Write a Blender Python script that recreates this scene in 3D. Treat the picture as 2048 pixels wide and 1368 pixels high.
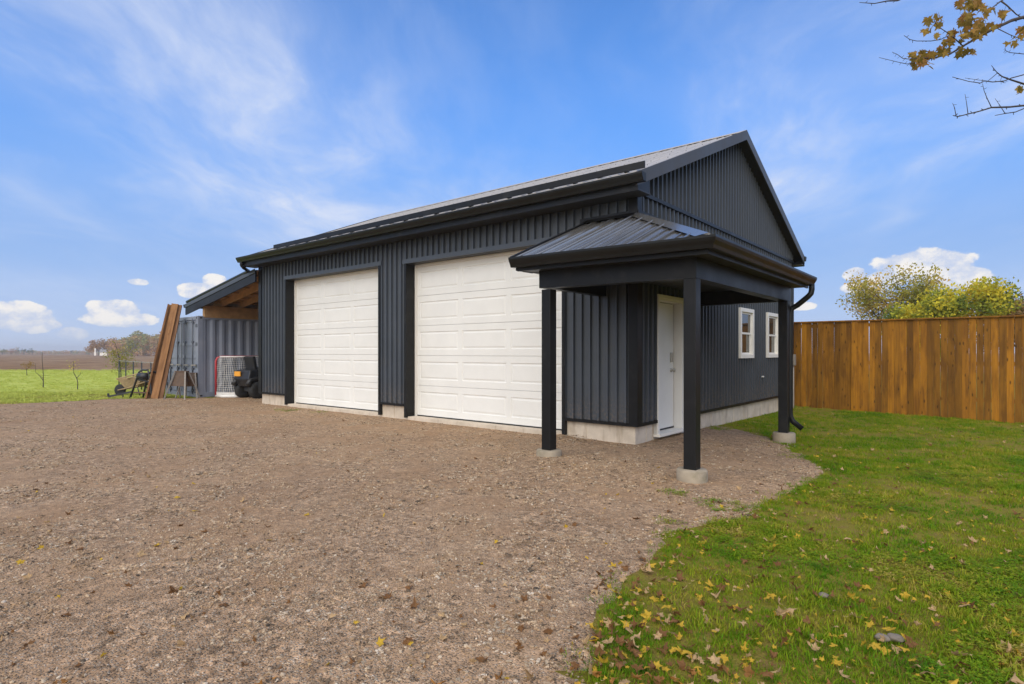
import bpy, bmesh, math, random
import numpy as np
from mathutils import Vector, Matrix, Euler, noise as mnoise
from mathutils.geometry import delaunay_2d_cdt
random.seed(7); RNG = np.random.default_rng(11)
for o in list(bpy.data.objects): bpy.data.objects.remove(o)
scene = bpy.context.scene
COL = scene.collection
R = math.radians

# ------------------------------------------------------------------ camera
FPX, CX, HY = 1168.6, 1024.0, 705.0          # focal length, centre and horizon in photo pixels
YAW = R(39.43)
FWD = np.array([-math.sin(YAW), math.cos(YAW)]); RGT = np.array([FWD[1], -FWD[0]])
CAMX, CAMY, CAMZ = 3.982, -7.666, 1.35
cam_d = bpy.data.cameras.new('camera'); cam = bpy.data.objects.new('camera', cam_d); COL.objects.link(cam)
cam.location = (CAMX, CAMY, CAMZ); cam.rotation_euler = (R(90), 0, YAW)
cam_d.sensor_width = 36; cam_d.lens = 36 * FPX / 2048; cam_d.shift_y = 21 / 2048
cam_d.clip_start = 0.05; cam_d.clip_end = 6000
scene.camera = cam

# ------------------------------------------------------------------ light
SUN_AZ, SUN_EL = R(160), R(44)               # compass azimuth of the sun (from +Y, clockwise)
sd = Vector((math.sin(SUN_AZ) * math.cos(SUN_EL), math.cos(SUN_AZ) * math.cos(SUN_EL), math.sin(SUN_EL)))
sun_d = bpy.data.lights.new('sun', 'SUN'); sun = bpy.data.objects.new('sun', sun_d); COL.objects.link(sun)
sun_d.energy = 3.6; sun_d.angle = R(86); sun_d.color = (1.0, 0.87, 0.62)
sun.rotation_euler = sd.to_track_quat('Z', 'Y').to_euler()
sun.location = (0, -20, 30)

scene.view_settings.view_transform = 'Standard'; scene.view_settings.look = 'None'
scene.view_settings.gamma = 1; scene.view_settings.exposure = 0.0
scene.view_settings.use_curve_mapping = False
scene.render.engine = 'CYCLES'
scene.cycles.use_denoising = True
scene.cycles.max_bounces = 4; scene.cycles.diffuse_bounces = 2; scene.cycles.glossy_bounces = 2
scene.cycles.transparent_max_bounces = 6; scene.cycles.volume_bounces = 0
scene.cycles.sample_clamp_indirect = 4

# ------------------------------------------------------------------ node helper
class NG:
    def __init__(s, tree): s.t = tree; s.n = tree.nodes; s.l = tree.links
    def new(s, typ, **kw):
        nd = s.n.new(typ)
        for k, v in kw.items(): setattr(nd, k, v)
        return nd
    def _in(s, sock, v):
        if v is None: return
        if isinstance(v, bpy.types.NodeSocket): s.l.new(v, sock)
        else: sock.default_value = v
    def m(s, op, a, b=None, c=None, clamp=False):
        nd = s.n.new('ShaderNodeMath'); nd.operation = op; nd.use_clamp = clamp
        s._in(nd.inputs[0], a); s._in(nd.inputs[1], b)
        if c is not None: s._in(nd.inputs[2], c)
        return nd.outputs[0]
    def xyz(s, x, y, z):
        nd = s.n.new('ShaderNodeCombineXYZ'); s._in(nd.inputs[0], x); s._in(nd.inputs[1], y); s._in(nd.inputs[2], z)
        return nd.outputs[0]
    def noise(s, vec, scale, detail=4, rough=.55, out='Fac', dist=0):
        nd = s.n.new('ShaderNodeTexNoise'); s._in(nd.inputs['Vector'], vec)
        nd.inputs['Scale'].default_value = scale; nd.inputs['Detail'].default_value = detail
        nd.inputs['Roughness'].default_value = rough; nd.inputs['Distortion'].default_value = dist
        return nd.outputs[out]
    def voro(s, vec, scale, feature='F1', out='Distance', rnd=1.0):
        nd = s.n.new('ShaderNodeTexVoronoi'); nd.feature = feature; s._in(nd.inputs['Vector'], vec)
        nd.inputs['Scale'].default_value = scale; nd.inputs['Randomness'].default_value = rnd
        return nd.outputs[out]
    def ramp(s, fac, stops, interp='LINEAR'):
        nd = s.n.new('ShaderNodeValToRGB'); s._in(nd.inputs[0], fac); cr = nd.color_ramp; cr.interpolation = interp
        while len(cr.elements) < len(stops): cr.elements.new(0.5)
        for e, (p, c) in zip(cr.elements, stops):
            e.position = p; e.color = (c[0], c[1], c[2], 1) if hasattr(c, '__len__') else (c, c, c, 1)
        return nd.outputs[0]
    def mix(s, fac, a, b, typ='MIX'):
        nd = s.n.new('ShaderNodeMix'); nd.data_type = 'RGBA'; nd.blend_type = typ
        s._in(nd.inputs[0], fac)
        for sock, v in ((nd.inputs[6], a), (nd.inputs[7], b)):
            if isinstance(v, bpy.types.NodeSocket): s.l.new(v, sock)
            else: sock.default_value = (v[0], v[1], v[2], 1)
        return nd.outputs[2]
    def rng(s, v, a, b, c=0.0, d=1.0, smooth=True):
        nd = s.n.new('ShaderNodeMapRange'); nd.interpolation_type = 'SMOOTHSTEP' if smooth else 'LINEAR'
        s._in(nd.inputs[0], v)
        for i, q in enumerate((a, b, c, d)): s._in(nd.inputs[i + 1], q)
        return nd.outputs[0]
    def scale(s, vec, sx, sy, sz):
        nd = s.n.new('ShaderNodeMapping'); s._in(nd.inputs[0], vec); nd.inputs['Scale'].default_value = (sx, sy, sz)
        return nd.outputs[0]
    def bump(s, h, strength=.3, dist=.02, normal=None):
        nd = s.n.new('ShaderNodeBump'); s._in(nd.inputs['Height'], h); nd.inputs['Strength'].default_value = strength
        nd.inputs['Distance'].default_value = dist
        if normal is not None: s.l.new(normal, nd.inputs['Normal'])
        return nd.outputs[0]

# ------------------------------------------------------------------ sky
def make_world():
    w = bpy.data.worlds.new('World'); scene.world = w; w.use_nodes = True
    t = w.node_tree; t.nodes.clear(); g = NG(t)
    STR = 0.15
    sky = g.new('ShaderNodeTexSky', sky_type='NISHITA', sun_disc=False)
    sky.sun_elevation = SUN_EL; sky.sun_rotation = SUN_AZ
    sky.altitude = 300; sky.air_density = 1.0; sky.dust_density = 0.6; sky.ozone_density = 2.2
    base = g.mix(1.0, sky.outputs[0], (.66, 1.10, 1.60), 'MULTIPLY')
    tc = g.new('ShaderNodeTexCoord'); d = tc.outputs['Generated']
    sp = g.new('ShaderNodeSeparateXYZ'); t.links.new(d, sp.inputs[0]); x, y, z = sp.outputs
    dr = g.m('ADD', g.m('MULTIPLY', x, float(RGT[0])), g.m('MULTIPLY', y, float(RGT[1])))
    df = g.m('ADD', g.m('MULTIPLY', x, float(FWD[0])), g.m('MULTIPLY', y, float(FWD[1])))
    # cirrus: streaks on a high flat layer, running away from the viewer
    zz = g.m('ADD', g.m('MAXIMUM', z, 0.0), 0.13)
    u = g.m('DIVIDE', dr, zz); v = g.m('DIVIDE', df, zz)
    uv = g.xyz(u, v, 15.2)
    warp = g.noise(uv, 0.9, 3, .5, out='Color')
    wv = g.new('ShaderNodeVectorMath', operation='SCALE'); t.links.new(warp, wv.inputs[0]); wv.inputs['Scale'].default_value = 0.75
    av = g.new('ShaderNodeVectorMath', operation='ADD'); t.links.new(uv, av.inputs[0]); t.links.new(wv.outputs[0], av.inputs[1])
    big = g.noise(g.scale(av.outputs[0], .55, .22, 1), 1.0, 3, .5)
    fine = g.noise(g.scale(av.outputs[0], 1.9, .75, 1), 1.6, 9, .62)
    # clear air: deep blue aloft, paler towards the horizon
    pale = g.ramp(g.m('DIVIDE', z, .5), [(0, (.56 / STR, .65 / STR, .86 / STR)), (.10, (.46 / STR, .59 / STR, .87 / STR)), (.26, (.33 / STR, .51 / STR, .87 / STR)), (.52, (.20 / STR, .41 / STR, .87 / STR)), (.8, (.13 / STR, .34 / STR, .85 / STR))])
    col = g.mix(g.rng(z, .14, .50, .96, 0.05), base, pale)
    c1 = g.rng(big, .38, .64)
    c2 = g.rng(fine, .36, .80)
    cir = g.m('MULTIPLY', g.m('ADD', g.m('MULTIPLY', c1, .36), g.m('MULTIPLY', g.m('MULTIPLY', g.m('ADD', c1, .14), c2), .95)), g.rng(z, .03, .2, .2, 1.0))
    col = g.mix(cir, col, (0.68 / STR, 0.76 / STR, 0.95 / STR))
    # cumulus: heaps low over the horizon all the way round
    az = g.m('ARCTAN2', dr, df); el = g.m('ARCSINE', z)
    val = None
    def px(xp, yp):
        a = math.atan((xp - CX) / FPX); return a, math.atan((HY - yp) / FPX * math.cos(a))
    heaps = [(20, 632, 55, 24), (60, 648, 40, 15), (108, 650, 13, 8), (145, 668, 26, 14), (228, 622, 40, 20), (240, 640, 58, 15), (195, 636, 22, 13), (398, 582, 36, 18), (430, 564, 24, 15), (275, 564, 17, 6),
             (1838, 535, 78, 34), (1905, 556, 52, 22), (1775, 556, 42, 18), (1712, 548, 22, 13), (1735, 575, 50, 12), (1600, 612, 30, 8)]
    lst = [px(a, b) + (c / FPX, dd / FPX) for a, b, c, dd in heaps]
    rr = random.Random(5)
    for k in range(16):                       # the same kind of heaps beyond the frame
        a0 = R(62 + k * 15.2 + rr.uniform(-4, 4)); a0 = a0 if a0 < math.pi else a0 - 2 * math.pi
        lst.append((a0, R(rr.uniform(3.5, 7.5)), R(rr.uniform(2.5, 5)), R(rr.uniform(1.2, 2.2))))
    for a0, e0, ra, re in lst:
        qa = g.m('POWER', g.m('ABSOLUTE', g.m('DIVIDE', g.m('SUBTRACT', az, a0), ra)), 2.0)
        qe = g.m('POWER', g.m('ABSOLUTE', g.m('DIVIDE', g.m('SUBTRACT', el, e0), re)), 2.0)
        q = g.m('SUBTRACT', 1.0, g.m('ADD', qa, qe))
        val = q if val is None else g.m('MAXIMUM', val, q)
    ae = g.xyz(az, g.m('MULTIPLY', el, 1.25), 1.7)
    n1 = g.noise(ae, 30, 9, .62); n2 = g.noise(ae, 10, 3, .5); vb = g.voro(ae, 44, 'SMOOTH_F1')
    puff = g.m('SUBTRACT', .45, vb)
    body = g.m('ADD', g.m('MULTIPLY', g.m('MAXIMUM', val, -1.4), 1.5), g.m('ADD', g.m('MULTIPLY', g.m('SUBTRACT', n1, .5), 2.6), g.m('ADD', g.m('MULTIPLY', g.m('SUBTRACT', n2, .5), 1.2), g.m('MULTIPLY', puff, 1.1))))
    cum = g.rng(body, .16, .52)
    lit = g.rng(g.m('ADD', g.m('MULTIPLY', g.m('SUBTRACT', n1, .45), 2.6), g.m('ADD', g.m('MULTIPLY', puff, 1.0), g.m('MULTIPLY', body, .22))), -.05, .75)
    ccol = g.mix(lit, (0.62 / STR, 0.69 / STR, 0.86 / STR), (1.0 / STR, 0.96 / STR, 0.91 / STR))
    col = g.mix(g.m('MULTIPLY', g.m('MULTIPLY', cum, .93), g.rng(el, R(.4), R(2.6), .25, 1.0)), col, ccol)
    bg = g.new('ShaderNodeBackground'); t.links.new(col, bg.inputs[0]); bg.inputs[1].default_value = STR
    out = g.new('ShaderNodeOutputWorld'); t.links.new(bg.outputs[0], out.inputs[0])
    w.cycles.sampling_method = 'MANUAL'; w.cycles.sample_map_resolution = 512
make_world()

# ------------------------------------------------------------------ materials
def new_mat(name):
    m = bpy.data.materials.new(name); m.use_nodes = True; t = m.node_tree; t.nodes.clear(); g = NG(t)
    p = g.new('ShaderNodeBsdfPrincipled'); o = g.new('ShaderNodeOutputMaterial'); t.links.new(p.outputs[0], o.inputs[0])
    return m, g, p
def col4(c): return (c[0], c[1], c[2], 1)
def coords(g, kind='Object'):
    return g.new('ShaderNodeTexCoord').outputs[kind]
def wpos(g): return g.new('ShaderNodeNewGeometry').outputs['Position']
def simple(name, c, rough=.5, var=.12, scale=6, metal=0, spec=.5, bump=0, bscale=60, rnd=0, stretch=None, dirt=None, splash=None):
    m, g, p = new_mat(name); v = wpos(g)
    if stretch: v = g.scale(v, *stretch)
    n = g.noise(v, scale, 5, .6)
    cc = g.mix(g.rng(n, .25, .75), [k * (1 - var) for k in c], [k * (1 + var) for k in c])
    if rnd:
        oi = g.new('ShaderNodeObjectInfo').outputs['Random']
        cc = g.mix(1.0, cc, g.ramp(oi, [(0, 1 - rnd), (1, 1 + rnd)]), 'MULTIPLY')
    if dirt:
        dn = g.rng(g.noise(v, dirt[1], 4, .6), .52, .72)
        cc = g.mix(g.m('MULTIPLY', dn, dirt[2]), cc, dirt[0])
    if splash:                                   # dried mud splashed up from the yard
        zs = g.new('ShaderNodeSeparateXYZ'); g.l.new(wpos(g), zs.inputs[0])
        sp = g.m('MULTIPLY', g.rng(g.noise(wpos(g), 22, 5, .7), .42, .66), g.rng(zs.outputs[2], .30, .85, .55, 0.0)); cc = g.mix(sp, cc, splash)
    g.l.new(cc, p.inputs['Base Color'])
    g._in(p.inputs['Roughness'], g.rng(n, .2, .8, rough * .85, min(1, rough * 1.15)))
    p.inputs['Metallic'].default_value = metal; p.inputs['Specular IOR Level'].default_value = spec
    if bump: g.l.new(g.bump(g.noise(v, bscale, 4, .6), bump, .01), p.inputs['Normal'])
    return m

M = {}
M['siding'] = simple('charcoal_siding', (.058, .068, .083), .46, .10, 1.3, spec=.5, bump=.05, bscale=5, dirt=((.085, .08, .072), 3.0, .25), splash=(.17, .13, .095))
M['roof'] = simple('sky_sheen_roof', (.44, .405, .36), .40, .05, 1.5, spec=.6, bump=.03, bscale=8)  # charcoal metal painted light grey to stand in for the sky's reflection
M['porch_roof'] = simple('charcoal_roof', (.42, .40, .37), .17, .12, 1.2, metal=.80, spec=.7, bump=.05, bscale=4)
M['trim'] = simple('black_trim', (.010, .010, .0102), .42, .12, 2.0, spec=.25, bump=.03, bscale=6, dirt=((.045, .042, .038), 3.5, .25))
M['rake'] = simple('charcoal_rake', (.060, .054, .046), .42, .1, 2.0, spec=.35, bump=.03, bscale=6)
M['gutter'] = simple('black_gutter', (.011, .011, .010), .38, .1, 3, spec=.28, bump=.02, bscale=5)
M['soffit'] = simple('dark_soffit', (.020, .020, .020), .5, .1, 3)
M['door_white'] = simple('white_door_paint', (.785, .775, .735), .45, .03, 2.5, spec=.35, bump=.02, bscale=120)
M['entry_white'] = simple('entry_white', (.74, .72, .68), .40, .03, 2, spec=.4)
M['vinyl'] = simple('white_vinyl', (.82, .78, .71), .4, .03, 4)
M['steel'] = simple('brushed_steel', (.45, .43, .38), .35, .15, 20, metal=.9)
M['lock_bar'] = simple('lock_bar_shade', (.085, .095, .115), .5, .15, 12)  # darker than the container: the bars' shadow lines painted into the colour
M['rubber'] = simple('tyre_rubber', (.022, .022, .022), .8, .2, 20, bump=.2, bscale=60)
M['black_plastic'] = simple('black_plastic', (.018, .019, .021), .45, .2, 8)
M['dark_metal'] = simple('dark_metal', (.035, .037, .040), .5, .2, 10)
M['grey_metal'] = simple('galvanised', (.30, .27, .235), .55, .15, 14, metal=.2)
M['orange_plate'] = simple('orange_plate', (.80, .36, .04), .5, .08, 20)
M['red_paint'] = simple('red_paint', (.42, .035, .045), .4, .12, 10)
M['white_paint'] = simple('white_paint', (.72, .71, .68), .5, .06, 10)
M['net_cord'] = simple('white_cord', (.66, .65, .62), .9, .08, 20)
M['brown_panel'] = simple('brown_panel', (.10, .062, .040), .7, .25, 10, bump=.1)
M['tan_wood'] = simple('tan_wood', (.40, .29, .16), .8, .2, 12, stretch=(1, 1, 1), bump=.1)
M['rafter'] = simple('rafter_wood', (.46, .27, .12), .8, .22, 5, rnd=.2, bump=.1)
M['deck'] = simple('roof_sheathing', (.36, .22, .10), .85, .25, 3, bump=.1)
M['bark'] = simple('bark', (.085, .065, .050), .9, .3, 14, bump=.5, bscale=40)
M['twig'] = simple('twig_bark', (.060, .047, .040), .85, .2, 20)
M['stone'] = simple('grey_stone', (.20, .165, .13), .85, .25, 14, bump=.4, bscale=40)
M['hole_dark'] = simple('hole_shade', (.02, .02, .02), .9, .1, 2)

def m_container():
    m, g, p = new_mat('container_paint'); v = wpos(g)
    n = g.noise(v, 1.6, 6, .6); cc = g.mix(g.rng(n, .3, .7), (.185, .21, .265), (.235, .255, .305))
    st = g.noise(g.scale(v, 9, 9, .7), 1, 4, .65)
    cc = g.mix(g.m('MULTIPLY', g.rng(st, .60, .74), .35), cc, (.10, .07, .05))
    g.l.new(cc, p.inputs['Base Color']); p.inputs['Roughness'].default_value = .5
    return m
M['container'] = m_container()

def m_concrete():
    m, g, p = new_mat('cast_concrete'); v = wpos(g)
    n = g.noise(v, 3.0, 8, .65); cc = g.mix(g.rng(n, .3, .7), (.52, .44, .345), (.68, .585, .47))
    st = g.noise(g.scale(v, 6, 6, 1.2), 1.4, 4, .6)
    cc = g.mix(g.m('MULTIPLY', g.rng(st, .52, .7), .45), cc, (.30, .22, .15))
    pit = g.rng(g.voro(v, 28), .0, .12, 1, 0)
    cc = g.mix(g.m('MULTIPLY', pit, .45), cc, (.16, .14, .12))
    g.l.new(cc, p.inputs['Base Color']); p.inputs['Roughness'].default_value = .9
    g.l.new(g.bump(g.m('SUBTRACT', g.noise(v, 50, 5, .65), g.m('MULTIPLY', pit, .8)), .5, .006), p.inputs['Normal'])
    return m
M['concrete'] = m_concrete()
M['pad'] = simple('pad_concrete', (.33, .275, .205), .9, .18, 5, spec=.2, bump=.3, bscale=45, dirt=((.17, .15, .085), 4.0, .6))

def m_wood(name, dark, lite, knot=.5, grain=(26, 26, 1.5), rnd=.35, rough=.75):
    m, g, p = new_mat(name); tc = g.new('ShaderNodeTexCoord'); v = tc.outputs['Object']
    oi = g.new('ShaderNodeObjectInfo').outputs['Random']
    off = g.new('ShaderNodeVectorMath', operation='ADD'); g.l.new(v, off.inputs[0])
    g.l.new(g.xyz(g.m('MULTIPLY', oi, 37.0), g.m('MULTIPLY', oi, 91.0), g.m('MULTIPLY', oi, 53.0)), off.inputs[1]); v = off.outputs[0]
    gr = g.noise(g.scale(v, *grain), 1.0, 6, .6, dist=.6)
    bl = g.noise(g.scale(v, 4, 4, 1.1), 1.2, 4, .6)
    f = g.m('ADD', g.m('MULTIPLY', g.rng(gr, .35, .65), .45), g.m('MULTIPLY', g.rng(bl, .38, .62), .55))
    cc = g.mix(f, dark, lite)
    kn = g.voro(g.scale(v, 9, 9, 3.4), 1.0)
    cc = g.mix(g.m('MULTIPLY', g.rng(kn, .05, .20, 1, 0), knot), cc, [k * .35 for k in dark])
    cc = g.mix(1.0, cc, g.ramp(oi, [(0, (1 - rnd, 1 - rnd, 1 - rnd)), (.35, (.82, .83, .95)), (.6, (1, .97, .9)), (1, (1 + rnd * .8, 1 + rnd * .75, 1 + rnd * .5))]), 'MULTIPLY')
    g.l.new(cc, p.inputs['Base Color']); p.inputs['Roughness'].default_value = rough; p.inputs['Specular IOR Level'].default_value = .3
    g.l.new(g.bump(gr, .35, .004), p.inputs['Normal'])
    return m
M['fence'] = m_wood('stained_fence_board', (.165, .068, .006), (.36, .155, .010), .9, rnd=.42)
M['plank'] = m_wood('brown_plank', (.17, .08, .032), (.33, .17, .075), .4, grain=(20, 20, 1.0), rnd=.2)

def m_glass():
    m, g, p = new_mat('window_glass')
    p.inputs['Base Color'].default_value = (.03, .032, .03, 1); p.inputs['Roughness'].default_value = .03
    p.inputs['Specular IOR Level'].default_value = .9
    g.l.new(g.bump(g.noise(wpos(g), 2.5, 2, .5), .05, .05), p.inputs['Normal'])
    return m
M['glass'] = m_glass()

def m_gravel():
    m, g, p = new_mat('gravel_ground'); v = wpos(g)
    big = g.noise(v, .45, 5, .6); mid = g.noise(v, 2.2, 5, .6); fine = g.noise(v, 85, 6, .7); bare = g.rng(g.noise(v, 1.0, 5, .62), .44, .62)
    dirt = g.mix(g.rng(big, .3, .7), (.36, .220, .122), (.45, .29, .170))
    dirt = g.mix(g.m('MULTIPLY', g.rng(mid, .45, .75), .5), dirt, (.50, .34, .21))
    def chips(sc, stops):
        q = g.new('ShaderNodeSeparateColor'); g.l.new(g.voro(v, sc, out='Color'), q.inputs[0]); return g.ramp(q.outputs[0], stops)
    st = chips(95, [(0, (.08, .065, .05)), (.22, (.26, .175, .11)), (.5, (.43, .29, .175)), (.72, (.35, .295, .225)), (.90, (.54, .42, .30)), (1, (.66, .56, .45))])
    vd = g.voro(v, 95)
    cov = g.m('MULTIPLY', g.rng(vd, .60, .40), g.m('SUBTRACT', .92, g.m('MULTIPLY', bare, .62)))
    cc = g.mix(cov, dirt, st)
    cc = g.mix(1.0, cc, g.ramp(fine, [(.25, .58), (.75, 1.38)]), 'MULTIPLY')
    far = chips(30, [(0, .48), (.22, .84), (.6, 1.0), (.88, 1.22), (1, 1.65)])
    cc = g.mix(g.m('SUBTRACT', .85, g.m('MULTIPLY', bare, .6)), cc, g.mix(1.0, cc, far, 'MULTIPLY'))
    cc = g.mix(1.0, cc, g.ramp(g.noise(v, 7, 6, .7), [(.3, .80), (.7, 1.2)]), 'MULTIPLY')
    g.l.new(cc, p.inputs['Base Color']); p.inputs['Roughness'].default_value = .95; p.inputs['Specular IOR Level'].default_value = .15
    h = g.m('ADD', g.m('MULTIPLY', g.rng(vd, .6, .1), .8), g.m('MULTIPLY', fine, .6))
    g.l.new(g.bump(h, .9, .010), p.inputs['Normal'])
    return m
M['gravel'] = m_gravel()

def m_pebble():
    m, g, p = new_mat('pebble_stone'); v = wpos(g)
    vc = g.voro(v, 26, out='Color'); sep = g.new('ShaderNodeSeparateColor'); g.l.new(vc, sep.inputs[0])
    cc = g.ramp(sep.outputs[0], [(0, (.08, .065, .05)), (.2, (.24, .165, .10)), (.45, (.41, .27, .155)), (.62, (.33, .275, .205)), (.8, (.50, .36, .225)), (.95, (.52, .41, .29)), (1, (.60, .51, .40))])
    cc = g.mix(1.0, cc, g.ramp(g.noise(v, 120, 3, .6), [(.3, .75), (.7, 1.2)]), 'MULTIPLY')
    g.l.new(cc, p.inputs['Base Color']); p.inputs['Roughness'].default_value = .95; p.inputs['Specular IOR Level'].default_value = .12
    return m
M['pebble'] = m_pebble()

def m_lawn():
    m, g, p = new_mat('lawn_soil'); v = wpos(g)
    a = g.noise(v, .8, 5, .6); b = g.noise(v, 9, 5, .7); f = g.noise(v, 90, 4, .7)
    cc = g.mix(g.rng(a, .3, .7), (.19, .185, .016), (.26, .215, .034))
    cc = g.mix(g.m('MULTIPLY', g.rng(b, .46, .68), .75), cc, (.24, .145, .055))
    cc = g.mix(1.0, cc, g.ramp(f, [(.25, .55), (.75, 1.4)]), 'MULTIPLY')
    # farther out mown turf takes over, its colour paled for haze and grazing view
    dp = g.new('ShaderNodeSeparateXYZ'); g.l.new(v, dp.inputs[0])
    far = g.rng(dp.outputs[0], -17, -23)
    stripe = g.noise(g.scale(v, .25, .9, 1), .8, 3, .5)
    tur = g.mix(g.rng(stripe, .3, .7), (.40, .46, .07), (.50, .53, .11))
    tur = g.mix(1.0, tur, g.ramp(g.noise(v, 14, 4, .7), [(.25, .9), (.75, 1.1)]), 'MULTIPLY')
    cc = g.mix(far, cc, tur)
    g.l.new(cc, p.inputs['Base Color']); p.inputs['Roughness'].default_value = .95; p.inputs['Specular IOR Level'].default_value = .15
    g.l.new(g.bump(f, .8, .02), p.inputs['Normal'])
    return m
M['lawn'] = m_lawn()

def m_grass():
    m, g, p = new_mat('grass_blade'); v = wpos(g)
    oi = g.new('ShaderNodeObjectInfo').outputs['Random']
    patch = g.noise(v, .9, 4, .6); pt = g.rng(patch, .35, .66)
    sm = g.rng(g.noise(v, 4.5, 3, .6), .3, .7)
    f = g.m('ADD', g.m('MULTIPLY', oi, .42), g.m('ADD', g.m('MULTIPLY', pt, .32), g.m('MULTIPLY', sm, .30)))
    cc = g.ramp(f, [(0, (.045, .13, .006)), (.25, (.105, .24, .008)), (.58, (.22, .30, .012)), (.84, (.38, .33, .04)), (1, (.56, .40, .14))])
    g.l.new(cc, p.inputs['Base Color']); p.inputs['Roughness'].default_value = .7; p.inputs['Specular IOR Level'].default_value = .1
    tr = g.new('ShaderNodeBsdfTranslucent'); g.l.new(cc, tr.inputs[0])
    mx = g.new('ShaderNodeMixShader'); mx.inputs[0].default_value = .3
    o = [n for n in g.n if n.type == 'OUTPUT_MATERIAL'][0]
    g.l.new(p.outputs[0], mx.inputs[1]); g.l.new(tr.outputs[0], mx.inputs[2]); g.l.new(mx.outputs[0], o.inputs[0])
    return m
M['grass'] = m_grass()
def m_grass_far():  # tufts to match the far turf, haze brightness put into the colour
    m, g, p = new_mat('far_turf'); v = wpos(g); oi = g.new('ShaderNodeObjectInfo').outputs['Random']
    cc = g.ramp(oi, [(0, (.40, .46, .075)), (.6, (.46, .50, .09)), (1, (.51, .53, .115))]); g.l.new(cc, p.inputs['Base Color']); p.inputs['Roughness'].default_value = .7; p.inputs['Specular IOR Level'].default_value = .2
    return m
M['grass_far'] = m_grass_far()

def m_leaf(name, stops, tl=.35, pos=0.0):
    m, g, p = new_mat(name)
    oi = g.new('ShaderNodeObjectInfo').outputs['Random']; v = wpos(g)
    f = g.noise(v, pos, 2, .6) if pos else oi
    if pos: f = g.m('ADD', g.m('MULTIPLY', g.rng(f, .25, .75), .6), g.m('MULTIPLY', g.noise(v, pos * 9, 1, .5), .4))
    cc = g.ramp(f, stops)
    cc = g.mix(1.0, cc, g.ramp(g.noise(v, 55, 3, .6), [(.25, .75), (.75, 1.2)]), 'MULTIPLY')
    g.l.new(cc, p.inputs['Base Color']); p.inputs['Roughness'].default_value = .65; p.inputs['Specular IOR Level'].default_value = .25
    tr = g.new('ShaderNodeBsdfTranslucent'); g.l.new(cc, tr.inputs[0])
    mx = g.new('ShaderNodeMixShader'); mx.inputs[0].default_value = tl
    o = [n for n in g.n if n.type == 'OUTPUT_MATERIAL'][0]
    g.l.new(p.outputs[0], mx.inputs[1]); g.l.new(tr.outputs[0], mx.inputs[2]); g.l.new(mx.outputs[0], o.inputs[0])
    return m
M['leaf_yellow'] = m_leaf('fallen_yellow_leaf', [(0, (.56, .34, .03)), (.5, (.66, .43, .045)), (1, (.55, .27, .03))])
M['leaf_tan'] = m_leaf('fallen_tan_leaf', [(0, (.38, .235, .11)), (.5, (.50, .335, .17)), (1, (.32, .195, .09))], .2)
M['leaf_brown'] = m_leaf('fallen_brown_leaf', [(0, (.18, .085, .03)), (.5, (.30, .14, .04)), (1, (.44, .20, .045))], .2)
M['leaf_branch'] = m_leaf('branch_leaf', [(0, (.20, .15, .030)), (.35, (.34, .23, .045)), (.7, (.42, .26, .05)), (1, (.36, .17, .05))], .45)
M['tree_olive'] = m_leaf('olive_gold_foliage', [(.2, (.20, .21, .035)), (.40, (.42, .37, .06)), (.60, (.62, .46, .10)), (.82, (.66, .36, .10))], .35, .55)
M['tree_yellow'] = m_leaf('yellow_foliage', [(.30, (.13, .19, .03)), (.43, (.36, .38, .04)), (.58, (.72, .60, .04)), (.8, (.80, .60, .06))], .35, .5)
M['tree_rust'] = m_leaf('rust_foliage', [(.2, (.24, .16, .06)), (.5, (.42, .245, .10)), (.85, (.52, .32, .13))], .35, .5)
M['tree_green'] = m_leaf('green_foliage', [(.2, (.13, .16, .04)), (.6, (.24, .25, .05)), (.9, (.38, .30, .06))], .3, .4)
M['wood_far'] = m_leaf('autumn_wood_foliage', [(.18, (.20, .25, .10)), (.36, (.34, .33, .12)), (.5, (.46, .31, .14)), (.66, (.50, .26, .13)), (.85, (.32, .29, .12))], .2, .07)
M['conifer'] = m_leaf('conifer_foliage', [(.2, (.07, .11, .07)), (.8, (.13, .16, .09))], .1, .3)

def m_field():
    m, g, p = new_mat('ploughed_soil'); v = wpos(g)
    a = g.noise(v, .05, 5, .6); b = g.noise(v, .7, 7, .75)
    rot = g.new('ShaderNodeMapping'); g.l.new(v, rot.inputs[0]); rot.inputs['Rotation'].default_value = (0, 0, -YAW + R(3)); rot.inputs['Scale'].default_value = (.10, .28, 1)
    rows = g.noise(rot.outputs[0], .55, 5, .65)
    cc = g.mix(g.rng(a, .3, .7), (.21, .120, .060), (.27, .165, .085))
    cc = g.mix(g.m('MULTIPLY', g.rng(rows, .46, .62), .75), cc, (.36, .25, .15))
    cc = g.mix(1.0, cc, g.ramp(b, [(.3, .45), (.7, 1.5)]), 'MULTIPLY')
    g.l.new(cc, p.inputs['Base Color']); p.inputs['Roughness'].default_value = .95; p.inputs['Specular IOR Level'].default_value = .1
    g.l.new(g.bump(g.m('ADD', b, rows), .9, .15), p.inputs['Normal'])
    return m
M['field'] = m_field()

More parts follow.
